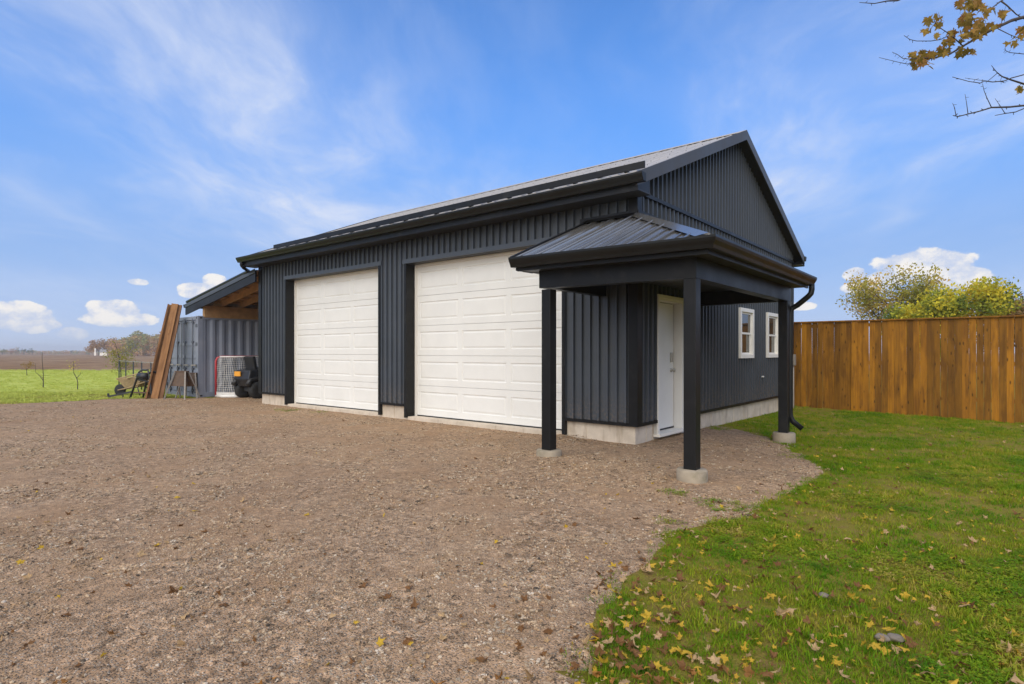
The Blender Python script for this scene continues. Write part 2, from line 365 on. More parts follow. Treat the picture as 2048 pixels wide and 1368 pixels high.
# ------------------------------------------------------------------ mesh helpers
def tag(o, label=None, cat=None, group=None, kind=None):
    if label: o['label'] = label
    if cat: o['category'] = cat
    if group: o['group'] = group
    if kind: o['kind'] = kind
    return o
def empty(name, loc=(0, 0, 0), rz=0):
    o = bpy.data.objects.new(name, None); COL.objects.link(o); o.location = loc; o.rotation_euler = (0, 0, rz)
    o.empty_display_size = .2
    return o
def wloc(o):
    v = Vector((0, 0, 0))
    while o is not None: v += Vector(o.location); o = o.parent
    return v
class MB:
    def __init__(s): s.v = []; s.f = []
    def add(s, vs, fs):
        b = len(s.v); s.v += [tuple(p) for p in vs]; s.f += [tuple(i + b for i in f) for f in fs]; return s
    def box(s, a, b):
        x0, y0, z0 = (min(a[i], b[i]) for i in range(3)); x1, y1, z1 = (max(a[i], b[i]) for i in range(3))
        return s.add([(x0,y0,z0),(x1,y0,z0),(x1,y1,z0),(x0,y1,z0),(x0,y0,z1),(x1,y0,z1),(x1,y1,z1),(x0,y1,z1)],
                     [(0,3,2,1),(4,5,6,7),(0,1,5,4),(1,2,6,5),(2,3,7,6),(3,0,4,7)])
    def obox(s, c, ux, uy, uz, hx, hy, hz):     # oriented box: centre, axes, half sizes
        c = Vector(c); ux, uy, uz = Vector(ux).normalized() * hx, Vector(uy).normalized() * hy, Vector(uz).normalized() * hz
        P = [c - ux - uy - uz, c + ux - uy - uz, c + ux + uy - uz, c - ux + uy - uz, c - ux - uy + uz, c + ux - uy + uz, c + ux + uy + uz, c - ux + uy + uz]
        return s.add(P, [(0,3,2,1),(4,5,6,7),(0,1,5,4),(1,2,6,5),(2,3,7,6),(3,0,4,7)])
    def bar(s, a, b, w, h, up=(0, 0, 1)):        # rectangular bar from a to b
        a, b = Vector(a), Vector(b); d = b - a; u = Vector(up); x = d.cross(u)
        if x.length < 1e-6: x = d.cross(Vector((1, 0, 0)))
        x.normalize(); y = x.cross(d).normalized()
        return s.obox((a + b) / 2, d, x, y, d.length / 2, w / 2, h / 2)
    def loft(s, rings, closed=True, caps=True):
        n = len(rings[0]); b = len(s.v)
        for r in rings: s.v += [tuple(p) for p in r]
        for k in range(len(rings) - 1):
            for i in range(n if closed else n - 1):
                j = (i + 1) % n; s.f.append((b + k*n + i, b + k*n + j, b + (k+1)*n + j, b + (k+1)*n + i))
        if caps and closed:
            s.f.append(tuple(b + i for i in reversed(range(n)))); s.f.append(tuple(b + (len(rings)-1)*n + i for i in range(n)))
        return s
    def tube(s, pts, r, n=8, caps=True):
        pts = [Vector(p) for p in pts]; rs = r if hasattr(r, '__len__') else [r] * len(pts); rings = []; prev = None
        for k, p in enumerate(pts):
            d = (pts[min(k+1, len(pts)-1)] - pts[max(k-1, 0)]); d = d.normalized() if d.length > 1e-9 else Vector((0, 0, 1))
            if prev is None:
                x = d.cross(Vector((0, 0, 1))); x = x if x.length > 1e-3 else d.cross(Vector((1, 0, 0)))
            else: x = prev - d * prev.dot(d)
            x.normalize(); prev = x; y = d.cross(x)
            rings.append([p + (x * math.cos(2*math.pi*i/n) + y * math.sin(2*math.pi*i/n)) * rs[k] for i in range(n)])
        return s.loft(rings, True, caps)
    def lathe(s, prof, n=20, axis='Z', c=(0, 0, 0)):
        rings = []
        for i in range(len(prof)):
            r, h = prof[i]; ring = []
            for k in range(n):
                a = 2*math.pi*k/n; q = (r*math.cos(a), r*math.sin(a), h)
                if axis == 'Y': q = (q[0], q[2], q[1])
                if axis == 'X': q = (q[2], q[0], q[1])
                ring.append((q[0]+c[0], q[1]+c[1], q[2]+c[2]))
            rings.append(ring)
        return s.loft(rings)
    def extrude(s, prof, a, b):                  # closed profile [(p,q)] placed by function, from a to b
        return s.loft([[a(p) for p in prof], [b(p) for p in prof]])
    def build(s, name, mat, parent=None, smooth=False, local=False, bevel=0):
        me = bpy.data.meshes.new(name); off = Vector((0, 0, 0)) if (parent is None or local) else wloc(parent)
        me.from_pydata([(p[0]-off.x, p[1]-off.y, p[2]-off.z) for p in s.v], [], s.f)
        bm = bmesh.new(); bm.from_mesh(me); bmesh.ops.recalc_face_normals(bm, faces=bm.faces)
        if bevel:
            es = [e for e in bm.edges if len(e.link_faces) == 2 and e.calc_face_angle(0) > .6]
            bmesh.ops.bevel(bm, geom=es, offset=bevel, segments=2, affect='EDGES', profile=.6, clamp_overlap=True)
        bm.to_mesh(me); bm.free()
        o = bpy.data.objects.new(name, me); COL.objects.link(o); o.parent = parent
        if mat: me.materials.append(M[mat] if isinstance(mat, str) else mat)
        if smooth:
            for q in me.polygons: q.use_smooth = True
        return o
    def raw(s, name, mat, parent=None, smooth=False):  # no normal fixing (open sheets, big meshes)
        me = bpy.data.meshes.new(name); off = Vector((0, 0, 0)) if parent is None else wloc(parent)
        me.from_pydata([(p[0]-off.x, p[1]-off.y, p[2]-off.z) for p in s.v], [], s.f)
        o = bpy.data.objects.new(name, me); COL.objects.link(o); o.parent = parent
        if mat: me.materials.append(M[mat] if isinstance(mat, str) else mat)
        if smooth:
            for q in me.polygons: q.use_smooth = True
        return o
def link(name, me, parent=None, loc=None):
    o = bpy.data.objects.new(name, me); COL.objects.link(o); o.parent = parent
    if loc is not None: o.location = Vector(loc) - (wloc(parent) if parent else Vector((0, 0, 0)))
    return o
def quads_mesh(name, V, F, mat):                 # V (n,3) numpy, F (m,4) or (m,3)
    me = bpy.data.meshes.new(name); k = F.shape[1]
    me.vertices.add(len(V)); me.vertices.foreach_set('co', V.astype(np.float32).ravel())
    me.loops.add(F.size); me.loops.foreach_set('vertex_index', F.astype(np.int32).ravel())
    me.polygons.add(len(F)); me.polygons.foreach_set('loop_start', np.arange(0, F.size, k, dtype=np.int32))
    me.polygons.foreach_set('loop_total', np.full(len(F), k, dtype=np.int32))
    me.update(); me.validate(); me.materials.append(M[mat]); return me
def at(xp, yp, d):                               # photo pixel + depth -> point
    q = FWD + RGT * (xp - CX) / FPX
    return Vector((CAMX + d*q[0], CAMY + d*q[1], CAMZ + d*(HY - yp)/FPX))
def cam2(lat, dep): return (CAMX + RGT[0]*lat + FWD[0]*dep, CAMY + RGT[1]*lat + FWD[1]*dep)
def tocam(x, y): dx, dy = x - CAMX, y - CAMY; return dx*RGT[0] + dy*RGT[1], dx*FWD[0] + dy*FWD[1]
def sstep(t): t = max(0, min(1, t)); return t*t*(3-2*t)
def gz(x, y):                                    # lie of the land
    k = max(0.0, min(1.0, (y - 1.5) / 7.9)); s = sstep((x + 3) / 2.5)
    dip = -.042 * max(0.0, min(1.8, x)) * (1 - sstep((y - 2.5) / 5.0)) * (.45 + .55 * sstep((y + 5.5) / 3.0))
    return s * k * (-.10 - .027 * max(0.0, min(8.0, x))) + dip

# ------------------------------------------------------------------ the ground
def ground():
    mb = MB(); S = 1700                          # ploughed field out to the horizon
    cs = [cam2(-S, -300), cam2(S, -300), cam2(S, S), cam2(-S, S)]
    mb.add([(x, y, -.34) for x, y in cs], [(0, 1, 2, 3)])
    tag(mb.build('ploughed_field', 'field'), kind='structure')
    lats = np.concatenate([np.arange(-80, -24, 4), np.arange(-24, 20, .5), np.arange(20, 61, 4)])
    deps = np.concatenate([np.arange(-12, 24, .5), np.arange(24, 46.1, 2)])
    V = []
    for j, dp in enumerate(deps):
        for lt in lats:
            d2 = dp
            if j == len(deps) - 1: d2 = dp + .5 * math.sin(lt * .9) + .3 * math.sin(lt * 2.7)
            x, y = cam2(lt, d2); V.append((x, y, gz(x, y) - (.08 if in_poly(x, y, YARD) and edge_dist(x, y) > .75 else 0) + .015 * mnoise.noise((x*.7, y*.7, 0)) * (0 if x < .6 and -1 < y < 9 else 1)))
    n = len(lats); F = [(j*n+i, j*n+i+1, (j+1)*n+i+1, (j+1)*n+i) for j in range(len(deps)-1) for i in range(n-1)]
    V[-n:] = [(a, b, -.36) for a, b, c in V[-n:]]
    mb = MB(); mb.add(V, F); o = mb.raw('lawn', 'lawn', smooth=True); tag(o, kind='structure')
YARD = [(3.75, -9), (3.25, -7.6), (2.95, -6.3), (2.74, -5.6), (2.45, -5.03), (2.31, -4.45), (2.21, -3.82), (2.09, -3.3), (2.31, -2.56), (2.40, -1.67), (2.51, -.54), (2.43, .34),
        (1.87, 1.35), (1.17, 2.45), (.5, 3.0), (-.1, 3.15), (-.1, .1), (-10.7, .12), (-10.85, 6.2), (-14.18, 6.2), (-14.2, -.30), (-14.775, -.75), (-15.61, -2.1), (-15.67, -3.4), (-15.92, -4.4), (-16.6, -7), (-17.5, -13), (3.9, -14)]
def wiggle(poly, step=.07, amp=.075):
    out = []
    for i in range(len(poly)):
        a, b = Vector(poly[i]), Vector(poly[(i+1) % len(poly)]); n = max(1, int((b-a).length / step))
        for k in range(n):
            p = a.lerp(b, k/n); w = 0 if (p.x < .6 and p.y > -.2) else 1
            out.append(Vector((p.x + w*amp*(mnoise.noise((p.x*3, p.y*3, 1)) + .8*mnoise.noise((p.x*11, p.y*11, 5))), p.y + w*amp*(mnoise.noise((p.x*3, p.y*3, 9)) + .8*mnoise.noise((p.x*11, p.y*11, 2))))))
    return out
def in_poly(x, y, poly):
    c = False; n = len(poly)
    for i in range(n):
        x1, y1 = poly[i]; x2, y2 = poly[(i+1) % n]
        if (y1 > y) != (y2 > y) and x < (x2-x1)*(y-y1)/(y2-y1)+x1: c = not c
    return c
def in_poly_np(X, Y, poly):
    c = np.zeros(len(X), bool); n = len(poly)
    for i in range(n):
        x1, y1 = poly[i]; x2, y2 = poly[(i+1) % n]
        if y1 == y2: continue
        c ^= ((y1 > Y) != (y2 > Y)) & (X < (x2-x1)*(Y-y1)/(y2-y1)+x1)
    return c
def edge_dist(x, y):
    p = Vector((x, y)); best = 9e9
    for i in range(len(YARD)):
        a, b = Vector(YARD[i]), Vector(YARD[(i+1) % len(YARD)]); d = b - a
        t = max(0, min(1, (p-a).dot(d)/d.length_squared)); best = min(best, (p-a-d*t).length)
    return best
BX0 = -10.85                                     # barn footprint
def gravel_z(x, y):
    h = .012 + .010*mnoise.noise((x*.6, y*.6, 3)) + .006*mnoise.noise((x*2.3, y*2.3, 8))
    if -1.35 < x < 0 and y < .05: h += .06 * sstep((-.5 - x) / .5) * sstep((y + .7) / .6)      # heaped against the footing
    return gz(x, y) + max(.006, h)
def yard():
    edge = wiggle(YARD); pts = list(edge); ne = len(edge)
    ep = [(p.x, p.y) for p in edge]
    g = []
    for lt in np.arange(-24, 8, .33):
        for dp in np.arange(-6, 24, .33):
            x, y = cam2(lt + RNG.uniform(-.05, .05), dp + RNG.uniform(-.05, .05)); g.append((x, y))
    for i in range(0, ne, 2):                     # a ring just inside, so that only the rim dips into the turf
        t = edge[(i+1) % ne] - edge[i-1]; nrm = Vector((-t.y, t.x)).normalized()
        for sg in (.07, -.07):
            q = edge[i] + nrm*sg
            if (q.x > .3 or q.x < -14.3): g.append((q.x, q.y))
    A = np.array(g); ins = in_poly_np(A[:, 0], A[:, 1], ep)
    pts += [Vector((x, y)) for (x, y), k in zip(g, ins) if k]
    r = delaunay_2d_cdt(pts, [(i, (i+1) % ne) for i in range(ne)], [list(range(ne))], 1, 1e-4)
    V = [(p.x, p.y, gz(p.x, p.y) - .022 if k_ < ne and (p.x > .3 or p.x < -14.3) else gravel_z(p.x, p.y)) for k_, p in enumerate(r[0])]
    mb = MB(); mb.add(V, r[2]); o = mb.build('gravel_yard', 'gravel', smooth=True)
    if o.data.polygons[0].normal.z < 0:
        o.data.flip_normals()
    tag(o, kind='structure')
    return ep
ground(); EDGE = yard()

# ------------------------------------------------------------------ ribbed metal sheets
RIB = .1525
def prof_knots(a0, a1, major=False):
    """offsets of a ribbed sheet along a, from a0 to a1: list of (a, height)"""
    out = []; k0 = math.floor(a0 / RIB) - 1; k1 = math.ceil(a1 / RIB) + 1; raw = []
    for k in range(k0, k1 + 1):
        c = k * RIB; h = .043 if not major else (.024 if k % 2 == 0 else .012); w = 1.0 if not major or k % 2 == 0 else .7
        raw += [(c - .020*w, 0), (c - .014*w, h), (c + .014*w, h), (c + .020*w, 0)]
        for q in (.055, .0975): raw += [(c + q - .006, 0), (c + q, .0025), (c + q + .006, 0)]
    raw.sort()
    def hh(a):
        for (p, ph), (q, qh) in zip(raw, raw[1:]):
            if p <= a <= q: return ph + (qh-ph)*(a-p)/max(q-p, 1e-9)
        return 0
    out.append((a0, hh(a0))); out += [r for r in raw if a0 + 1e-4 < r[0] < a1 - 1e-4]; out.append((a1, hh(a1)))
    return out
SHEET = RIB * 6
def sheets(name, mat, parent, a0, a1, lo, hi, place, major=False, off=.04):
    """one object for each sheet between a0 and a1; lo(a), hi(a) ends; place(a, t, h) -> point"""
    k = math.floor((a0 - off) / SHEET); cuts = [a0]
    while (k + 1) * SHEET + off < a1 - .03:
        k += 1; c = k * SHEET + off
        if c > a0 + .03: cuts.append(c)
    cuts.append(a1); obs = []
    for i in range(len(cuts) - 1):
        kn = prof_knots(cuts[i], cuts[i+1], major); mb = MB(); lift = .0012 * (i % 2)
        top = [place(a, hi(a), h + lift) for a, h in kn]; bot = [place(a, lo(a), h + lift) for a, h in kn]
        n = len(kn); mb.add(bot + top, [(q, q+1, n+q+1, n+q) for q in range(n-1)])
        o = mb.raw(name, mat, parent); obs.append(o)
    return obs

# ------------------------------------------------------------------ the barn
W, RY, RZ, SL = 8.45, 4.15, 5.70, .417          # depth, ridge line, ridge height, roof slope
RX0, RX1 = BX0 - .25, .25                        # rakes
def roof_z(y): return RZ - SL * abs(y - RY)
SB, WT = .312, 3.60                              # siding bottom, soffit height
barn = empty('metal_garage', (-5.4, 4.2, 0))
tag(barn, 'charcoal ribbed metal garage with two white overhead doors and a corner porch', 'garage')

# foundation
mb = MB()
mb.box((BX0+.02, .02, -.5), (-9.58, .3, SB)); mb.box((-5.84, .02, -.5), (-5.05, .3, SB)); mb.box((-1.22, .02, -.5), (-.02, .3, SB))
mb.box((-9.58, .0, -.5), (-5.84, .3, .075)); mb.box((-5.05, .0, -.5), (-1.22, .3, .075))
mb.box((-.3, .3, -.5), (-.02, .62, SB)); mb.box((-.3, .62, -.5), (-.035, 1.64, .06)); mb.box((-.3, 1.64, -.5), (-.02, W-.02, SB)); mb.box((BX0+.02, .3, -.5), (BX0+.3, W-.02, SB))
mb.box((BX0+.3, W-.3, -.5), (-.3, W-.02, SB))
fo = mb.build('foundation', 'concrete', barn)
for x0, x1 in ((BX0+.05, -9.6), (-5.8, -5.1), (-1.2, -.05)):   # fins left by the form boards
    x = x0 + .35
    while x < x1: MB().box((x-.004, .012, -.1), (x+.004, .03, SB-.01)).build('form_seam', 'concrete', fo); x += .61
for y in [.36, .58] + [1.75 + .61*k for k in range(11)]:
    MB().box((-.03, y-.004, -.3), (-.012, y+.004, SB-.01)).build('form_seam', 'concrete', fo)

# front wall
fp = lambda a, t, h: (a, -h, t)
for a0, a1, z0 in ((BX0, -9.58, SB), (-9.58, -5.84, 3.20), (-5.84, -5.05, SB), (-5.05, -1.22, 3.16), (-1.22, 0, SB)):
    sheets('siding_sheet', 'siding', barn, a0, a1, lambda a: z0, lambda a: WT + .02, fp)
# right gable wall, below and above the band
gp = lambda a, t, h: (h, a, t)
WIN = [(4.385, 5.21), (6.242, 7.067)]; WZ = (1.254, 2.241)
for a0, a1, z0, z1 in ((0, .63, SB, 3.64), (.63, 1.62, 2.215, 3.64), (1.62, 4.385, SB, 3.64), (4.385, 5.21, SB, WZ[0]), (4.385, 5.21, WZ[1], 3.64), (5.21, 6.242, SB, 3.64),
                       (6.242, 7.067, SB, WZ[0]), (6.242, 7.067, WZ[1], 3.64), (7.067, W, SB, 3.64)):
    sheets('siding_sheet', 'siding', barn, a0, a1, lambda a: z0, lambda a: z1, gp)
g2 = lambda a, t, h: (h + .012, a, t)
sheets('gable_sheet', 'siding', barn, 0, W, lambda a: 3.67, lambda a: max(3.675, roof_z(a) - .10), g2)
# left gable wall and back wall
gl = lambda a, t, h: (BX0 - h, a, t)
sheets('siding_sheet', 'siding', barn, 0, W, lambda a: SB, lambda a: max(3.6, roof_z(a) - .10), gl)
sheets('siding_sheet', 'siding', barn, BX0, 0, lambda a: SB, lambda a: WT + .1, lambda a, t, h: (a, W + h, t))
mb = MB(); rs = random.Random(9)
for z in (.55, 1.25, 1.95, 2.65, 3.35):
    for k in range(72):
        x = -k*RIB - .04
        if not ((-9.6 < x < -5.8 or -5.1 < x < -1.2) and z < 3.2) and x > BX0 + .05: mb.box((x-.006, -.006, z-.006), (x+.006, .0, z+.006))
    for k in range(56):
        y = k*RIB + .04
        if not (.55 < y < 1.7 and z < 2.3) and not any(a-.05 < y < b+.05 for a, b in WIN): mb.box((0, y-.006, z-.006), (.006, y+.006, z+.006))
tag(mb.build('siding_screw', 'dark_metal', barn), kind='stuff')
# trims
def corner(x, y, sx, sy, z0, z1, w=.095):
    mb = MB(); mb.box((x + sx*.050, y + sy*.050, z0), (x - sx*w, y + sy*.045, z1)); mb.box((x + sx*.045, y + sy*.0495, z0), (x + sx*.050, y - sy*w, z1))
    mb.build('corner_trim', 'trim', barn)
corner(0, 0, 1, -1, SB-.02, 3.63); corner(0, W, 1, 1, SB-.02, 3.63); corner(BX0, 0, -1, -1, SB-.02, WT); corner(BX0, W, -1, 1, SB-.02, WT)
def base_trim(a, b): MB().box(a, b).build('base_trim', 'trim', barn)
for x0, x1 in ((BX0, -9.60), (-5.82, -5.07), (-1.20, .03)): base_trim((x0, -.054, SB-.035), (x1, .012, SB+.012))
base_trim((-.01, -.053, SB-.0345), (.054, .62, SB+.0125)); base_trim((-.01, 1.66, SB-.0345), (.054, W+.02, SB+.0125))
MB().box((-.005, -.005, 3.635), (.064, W+.02, 3.69)).build('band_trim', 'trim', barn)
# soffit, fascia, rakes
MB().box((RX0+.01, -.40, WT-.02), (RX1-.01, -.0205, WT)).build('eave_soffit', 'soffit', barn)
MB().box((RX0, -.425, WT-.035), (RX1-.001, -.40, 3.775)).build('fascia', 'trim', barn)
MB().box((RX0, W+.245, WT-.035), (RX1-.001, W+.27, 3.775)).build('fascia', 'trim', barn)
MB().box((RX0+.01, W+.03, WT-.02), (RX1-.01, W+.245, WT)).build('eave_soffit', 'soffit', barn)
for x0, x1 in ((RX1-.028, RX1), (RX0, RX0+.028)):
    for y0, y1 in ((-.44, RY), (W+.285, RY)):
        pr = [(x0, 0), (x1, 0), (x1, -.19), (x0, -.19)]
        MB().loft([[(a, y0, roof_z(y0)+.03+b) for a, b in pr], [(a, y1, roof_z(y1)+.03+b) for a, b in pr]]).build('rake_trim', 'rake', barn)
for x0, x1 in ((.03, RX1-.028), (RX0+.028, BX0-.03)):           # gable overhang soffit
    for y0, y1 in ((-.40, RY), (W+.245, RY)):
        pr = [(x0, -.10), (x1, -.10), (x1, -.085), (x0, -.085)]
        MB().loft([[(a, y0, roof_z(y0)+b) for a, b in pr], [(a, y1, roof_z(y1)+b) for a, b in pr]]).build('rake_soffit', 'soffit', barn)
for x0, x1 in ((.032, RX1-.030), (RX0+.030, BX0-.032)): MB().box((x0, -.399, WT), (x1, -.022, 3.77)).build('eave_return', 'trim', barn)   # boxed eave returns
# roof sheets
rf = lambda a, t, h: (a, t, roof_z(t) + h*.55)
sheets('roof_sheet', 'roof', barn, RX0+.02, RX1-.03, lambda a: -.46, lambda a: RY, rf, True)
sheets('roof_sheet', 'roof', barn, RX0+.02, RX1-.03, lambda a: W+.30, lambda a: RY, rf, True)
mb = MB(); pr = [(-.17, -.071+.028), (0, .035), (.17, -.071+.028), (.17, -.071+.020), (0, .026), (-.17, -.071+.020)]
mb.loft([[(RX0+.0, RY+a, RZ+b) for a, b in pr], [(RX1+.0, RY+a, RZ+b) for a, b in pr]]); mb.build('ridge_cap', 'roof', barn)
# snow guard standing above the eave
MB().box((-10.2, -.012, roof_z(0)+.026), (.14, .012, roof_z(0)+.125)).build('snow_guard', 'trim', barn)
bk = MB().box((-.02, .012, roof_z(0)+.02), (.02, .10, roof_z(.1)+.05)).build('snow_guard_bracket', 'trim', barn, local=True)
for k in range(23):
    b_ = bk if k == 0 else link('snow_guard_bracket', bk.data, barn)
    b_.location = Vector((-10.08 + k*.45, 0, 0)) - wloc(barn)
# roof screws
mb = MB()
for k in range(int((RX1-RX0)/RIB)):
    for y in (.75, 1.5, 2.25, 3.0, 3.75):
        x = RX0 + .08 + k*RIB
        if x < RX1 - .05: mb.box((x-.006, y-.006, roof_z(y)), (x+.006, y+.006, roof_z(y)+.010))
tag(mb.build('roof_screw', 'dark_metal', barn), kind='stuff')
# gutter (ogee) along the front and back eave
def gutter(p0, p1, outd, name='gutter', parent=barn, w=.125, h=.12):
    p0, p1, o = Vector(p0), Vector(p1), Vector(outd)
    pr = [(0, 0), (0, -h), (w*.62, -h), (w*.72, -h*.72), (w*.92, -h*.42), (w, -h*.20), (w, 0), (w*.93, 0), (w*.93, -h*.15), (w*.86, -h*.4), (w*.66, -h*.68), (w*.56, -h*.93), (.006, -h*.93), (.006, 0)]
    mb = MB(); mb.loft([[p0 + o*a + Vector((0, 0, b)) for a, b in pr], [p1 + o*a + Vector((0, 0, b)) for a, b in pr]])
    for p in (p0, p1): mb.add([p + o*a + Vector((0, 0, b)) for a, b in pr[:7]], [tuple(range(7))])
    return mb.build(name, 'gutter', parent)
gutter((RX0-.0, -.427, 3.795), (RX1+.12, -.427, 3.775), (0, -1, 0))
gutter((RX0-.0, W+.272, 3.82), (RX1+.02, W+.272, 3.82), (0, 1, 0))

# overhead doors
def overhead_door(x0, x1, zh, z0, panels, label):
    d = .22; od = MB().box((x0+.02, d+.05, .07), (x1-.02, d+.06, zh)).build('overhead_door', 'door_white', barn); od['label'] = label
    # dark returns of the opening (jambs and head)
    mb = MB(); mb.box((x0-.012, -.052, .055), (x0+.045, d, zh+.012)); mb.build('door_jamb', 'trim', od)
    mb = MB(); mb.box((x1-.045, -.052, .055), (x1+.012, d, zh+.012)); mb.build('door_jamb', 'trim', od)
    MB().box((x0-.06, -.056, zh-.025), (x1+.06, -.005, zh+.06)).build('head_trim', 'siding', od)
    MB().box((x0+.045, -.005, zh-.03), (x1-.045, d, zh+.01)).build('head_return', 'soffit', od)
    # white stops
    MB().box((x0+.045, d-.04, .075), (x0+.085, d+.012, zh-.03)).build('door_stop', 'vinyl', od)
    MB().box((x1-.085, d-.04, .075), (x1-.045, d+.012, zh-.03)).build('door_stop', 'vinyl', od)
    MB().box((x0+.085, d-.04, zh-.075), (x1-.085, d+.012, zh-.03)).build('door_stop', 'vinyl', od)
    a0, a1 = x0+.08, x1-.08; zt = zh-.06; n = 5; hh = (zt - z0)/n
    MB().box((a0, d-.006, z0-.03), (a1, d+.03, z0+.004)).build('bottom_seal', 'rubber', od)
    for r in range(n):
        za, zb = z0 + r*hh + .003, z0 + (r+1)*hh - .003; mb = MB()
        # face with recessed panel mouldings
        xs = [a0] + [v for p in panels for v in p] + [a1]
        zp0, zp1 = za + hh*.20, zb - hh*.20
        def q(xa, xb, ya, yb, e=0): mb.add([(xa, d, ya), (xb, d, ya), (xb, d, yb), (xa, d, yb)], [(0, 1, 2, 3)])
        q(a0, a1, za, zp0); q(a0, a1, zp1, zb)
        for i in range(0, len(xs), 2): q(xs[i], xs[i+1], zp0, zp1)
        for (pa, pb) in panels:
            L = [(0, 0), (.011, .010), (.028, .010), (.052, .003)]
            rings = [[(pa+e, d+y, zp0+e), (pb-e, d+y, zp0+e), (pb-e, d+y, zp1-e), (pa+e, d+y, zp1-e)] for e, y in L]
            mb.loft(rings, True, False); b = len(mb.v); mb.f.append((b-4, b-3, b-2, b-1))
        # rounded tongue edges and a thin pencil line
        mb.add([(a0, d, za), (a1, d, za), (a1, d+.02, za-.003), (a0, d+.02, za-.003)], [(0, 1, 2, 3)])
        mb.add([(a0, d, zb), (a1, d, zb), (a1, d+.02, zb+.003), (a0, d+.02, zb+.003)], [(3, 2, 1, 0)])
        mb.raw('door_section', 'door_white', od)
pan1 = [(-9.46 + k*1.172, -9.46 + k*1.172 + 1.06) for k in range(3)]
overhead_door(-9.58, -5.84, 3.18, .095, pan1, 'left white sectional overhead door')
pan2 = [(-4.90 + k*1.185, -4.90 + k*1.185 + 1.08) for k in range(3)]
overhead_door(-5.05, -1.22, 3.14, .095, pan2, 'right white sectional overhead door, partly behind the porch post')

# entry door, its keypad and knob
dd = -.115
ed = MB().box((dd-.045, .72, .13), (dd, 1.535, 2.145)).build('entry_door', 'entry_white', barn)
mb = MB(); mb.box((-.14, .63, .10), (.035, .70, 2.215)); mb.box((-.14, 1.555, .10), (.035, 1.62, 2.215)); mb.box((-.14, .70, 2.155), (.035, 1.555, 2.2155))
mb.build('door_frame', 'entry_white', ed)
mb = MB(); mb.box((.034, .60, .09), (.062, .655, 2.24)); mb.box((.034, 1.60, .09), (.062, 1.655, 2.24)); mb.box((.034, .655, 2.19), (.062, 1.60, 2.24)); mb.build('brick_mould', 'entry_white', ed)
MB().box((-.14, .59, .065), (.095, 1.665, .105)).build('door_sill', 'vinyl', ed)
MB().box((dd-.03, .705, .105), (dd+.004, 1.55, .131)).build('sweep', 'rubber', ed)
MB().box((dd, 1.405, 1.19), (dd+.028, 1.475, 1.35)).build('keypad_lock', 'steel', ed, bevel=.008)
MB().lathe([(.03, 0), (.032, .008), (.014, .012), (.012, .035), (.028, .045), (.030, .06), (.02, .072), (.004, .076)], 16, 'X', (dd, 1.44, 1.06)).build('door_knob', 'steel', ed, smooth=True)

# windows
for (y0, y1) in WIN:
    z0, z1 = WZ; f = .055
    wd = MB(); wd.box((-.06, y0-.02, z0-.02), (.064, y0+f, z1+.02)); wd.box((-.06, y1-f, z0-.02), (.064, y1+.02, z1+.02)); wd.box((-.06, y0+f, z0-.02), (.064, y1-f, z0+f)); wd.box((-.06, y0+f, z1-f), (.064, y1-f, z1+.02))
    wd = wd.build('window', 'vinyl', barn)
    zm = (z0+z1)/2
    for za, zb, xo in ((z0+f, zm+.02, .004), (zm-.02, z1-f, .022)):
        a, b = y0+f, y1-f; t = .04; mb = MB()
        mb.box((xo-.03, a, za), (xo, a+t, zb)); mb.box((xo-.03, b-t, za), (xo, b, zb)); mb.box((xo-.03, a+t, za), (xo, b-t, za+t)); mb.box((xo-.03, a+t, zb-t), (xo, b-t, zb)); mb.build('sash', 'vinyl', wd)
        MB().box((xo-.018, a+t, za+t), (xo-.014, b-t, zb-t)).build('pane', 'glass', wd)
# meter box and conduit near the back corner, hose bib
MB().box((.02, W-.10, 1.02), (.11, W+.02, 1.30)).build('meter_box', 'grey_metal', barn, bevel=.01)
MB().tube([(.06, W-.04, 1.02), (.06, W-.04, .02), (.06, W-.04, -.3)], .018, 8).build('conduit', 'grey_metal', barn, True)
MB().box((.02, 5.85, .80), (.07, 5.91, .83)).build('wall_hydrant', 'white_paint', barn, bevel=.006)
# eave downspout crossing the lean-to roof
def tube_part(name, pts, r, mat='gutter', n=10, parent=barn): return MB().tube(pts, r, n).build(name, mat, parent, True)

# ------------------------------------------------------------------ corner porch (part of the barn)
PX, PY, PX0, PYE = 1.44, -1.47, -.488, 2.186     # posts
EX, EY, EZ = 1.76, -1.86, 2.515                  # roof edge corner
TX0, TYE = -.80, 2.44                            # roof ends
FL = 3.33                                        # roof height at the wall
tilt = lambda x: .018 * max(0, PX - x)           # front run drops a little towards the corner
for (x, y, gl_, pad) in ((PX0, PY, .0, .085), (PX, PY, .0, .075), (PX, PYE, -.04, .09)):
    h = .070
    MB().box((x-h, y-h, pad+gl_*0), (x+h, y+h, 2.17)).build('porch_post', 'trim', barn, bevel=.008)
    r = .165
    mb = MB(); mb.lathe([(r, -.5), (r*1.01, -.06), (r, pad-.012), (r-.012, pad), (.001, pad+.001)], 28, 'Z', (x, y, 0)); mb.build('post_footing', 'pad', barn, True)
pr = [(-.08, 0), (.08, 0), (.08, .24), (-.08, .24)]
mb = MB(); mb.loft([[(PX0-.10, PY+a, 2.155+tilt(PX0)+b) for a, b in pr], [(PX+.08, PY+a, 2.155+b) for a, b in pr]]); mb.build('porch_beam', 'trim', barn)
MB().box((PX-.0795, PY+.081, 2.157), (PX+.0795, PYE+.10, 2.394)).build('porch_beam', 'trim', barn)
mb = MB(); mb.box((.03, PYE-.02, 2.157), (PX-.08, PYE+.098, 2.39)); mb.build('porch_beam', 'trim', barn)
mb = MB(); mb.box((PX0-.098, PY+.081, 2.19), (PX0+.02, -.03, 2.43)); mb.build('porch_beam', 'trim', barn)
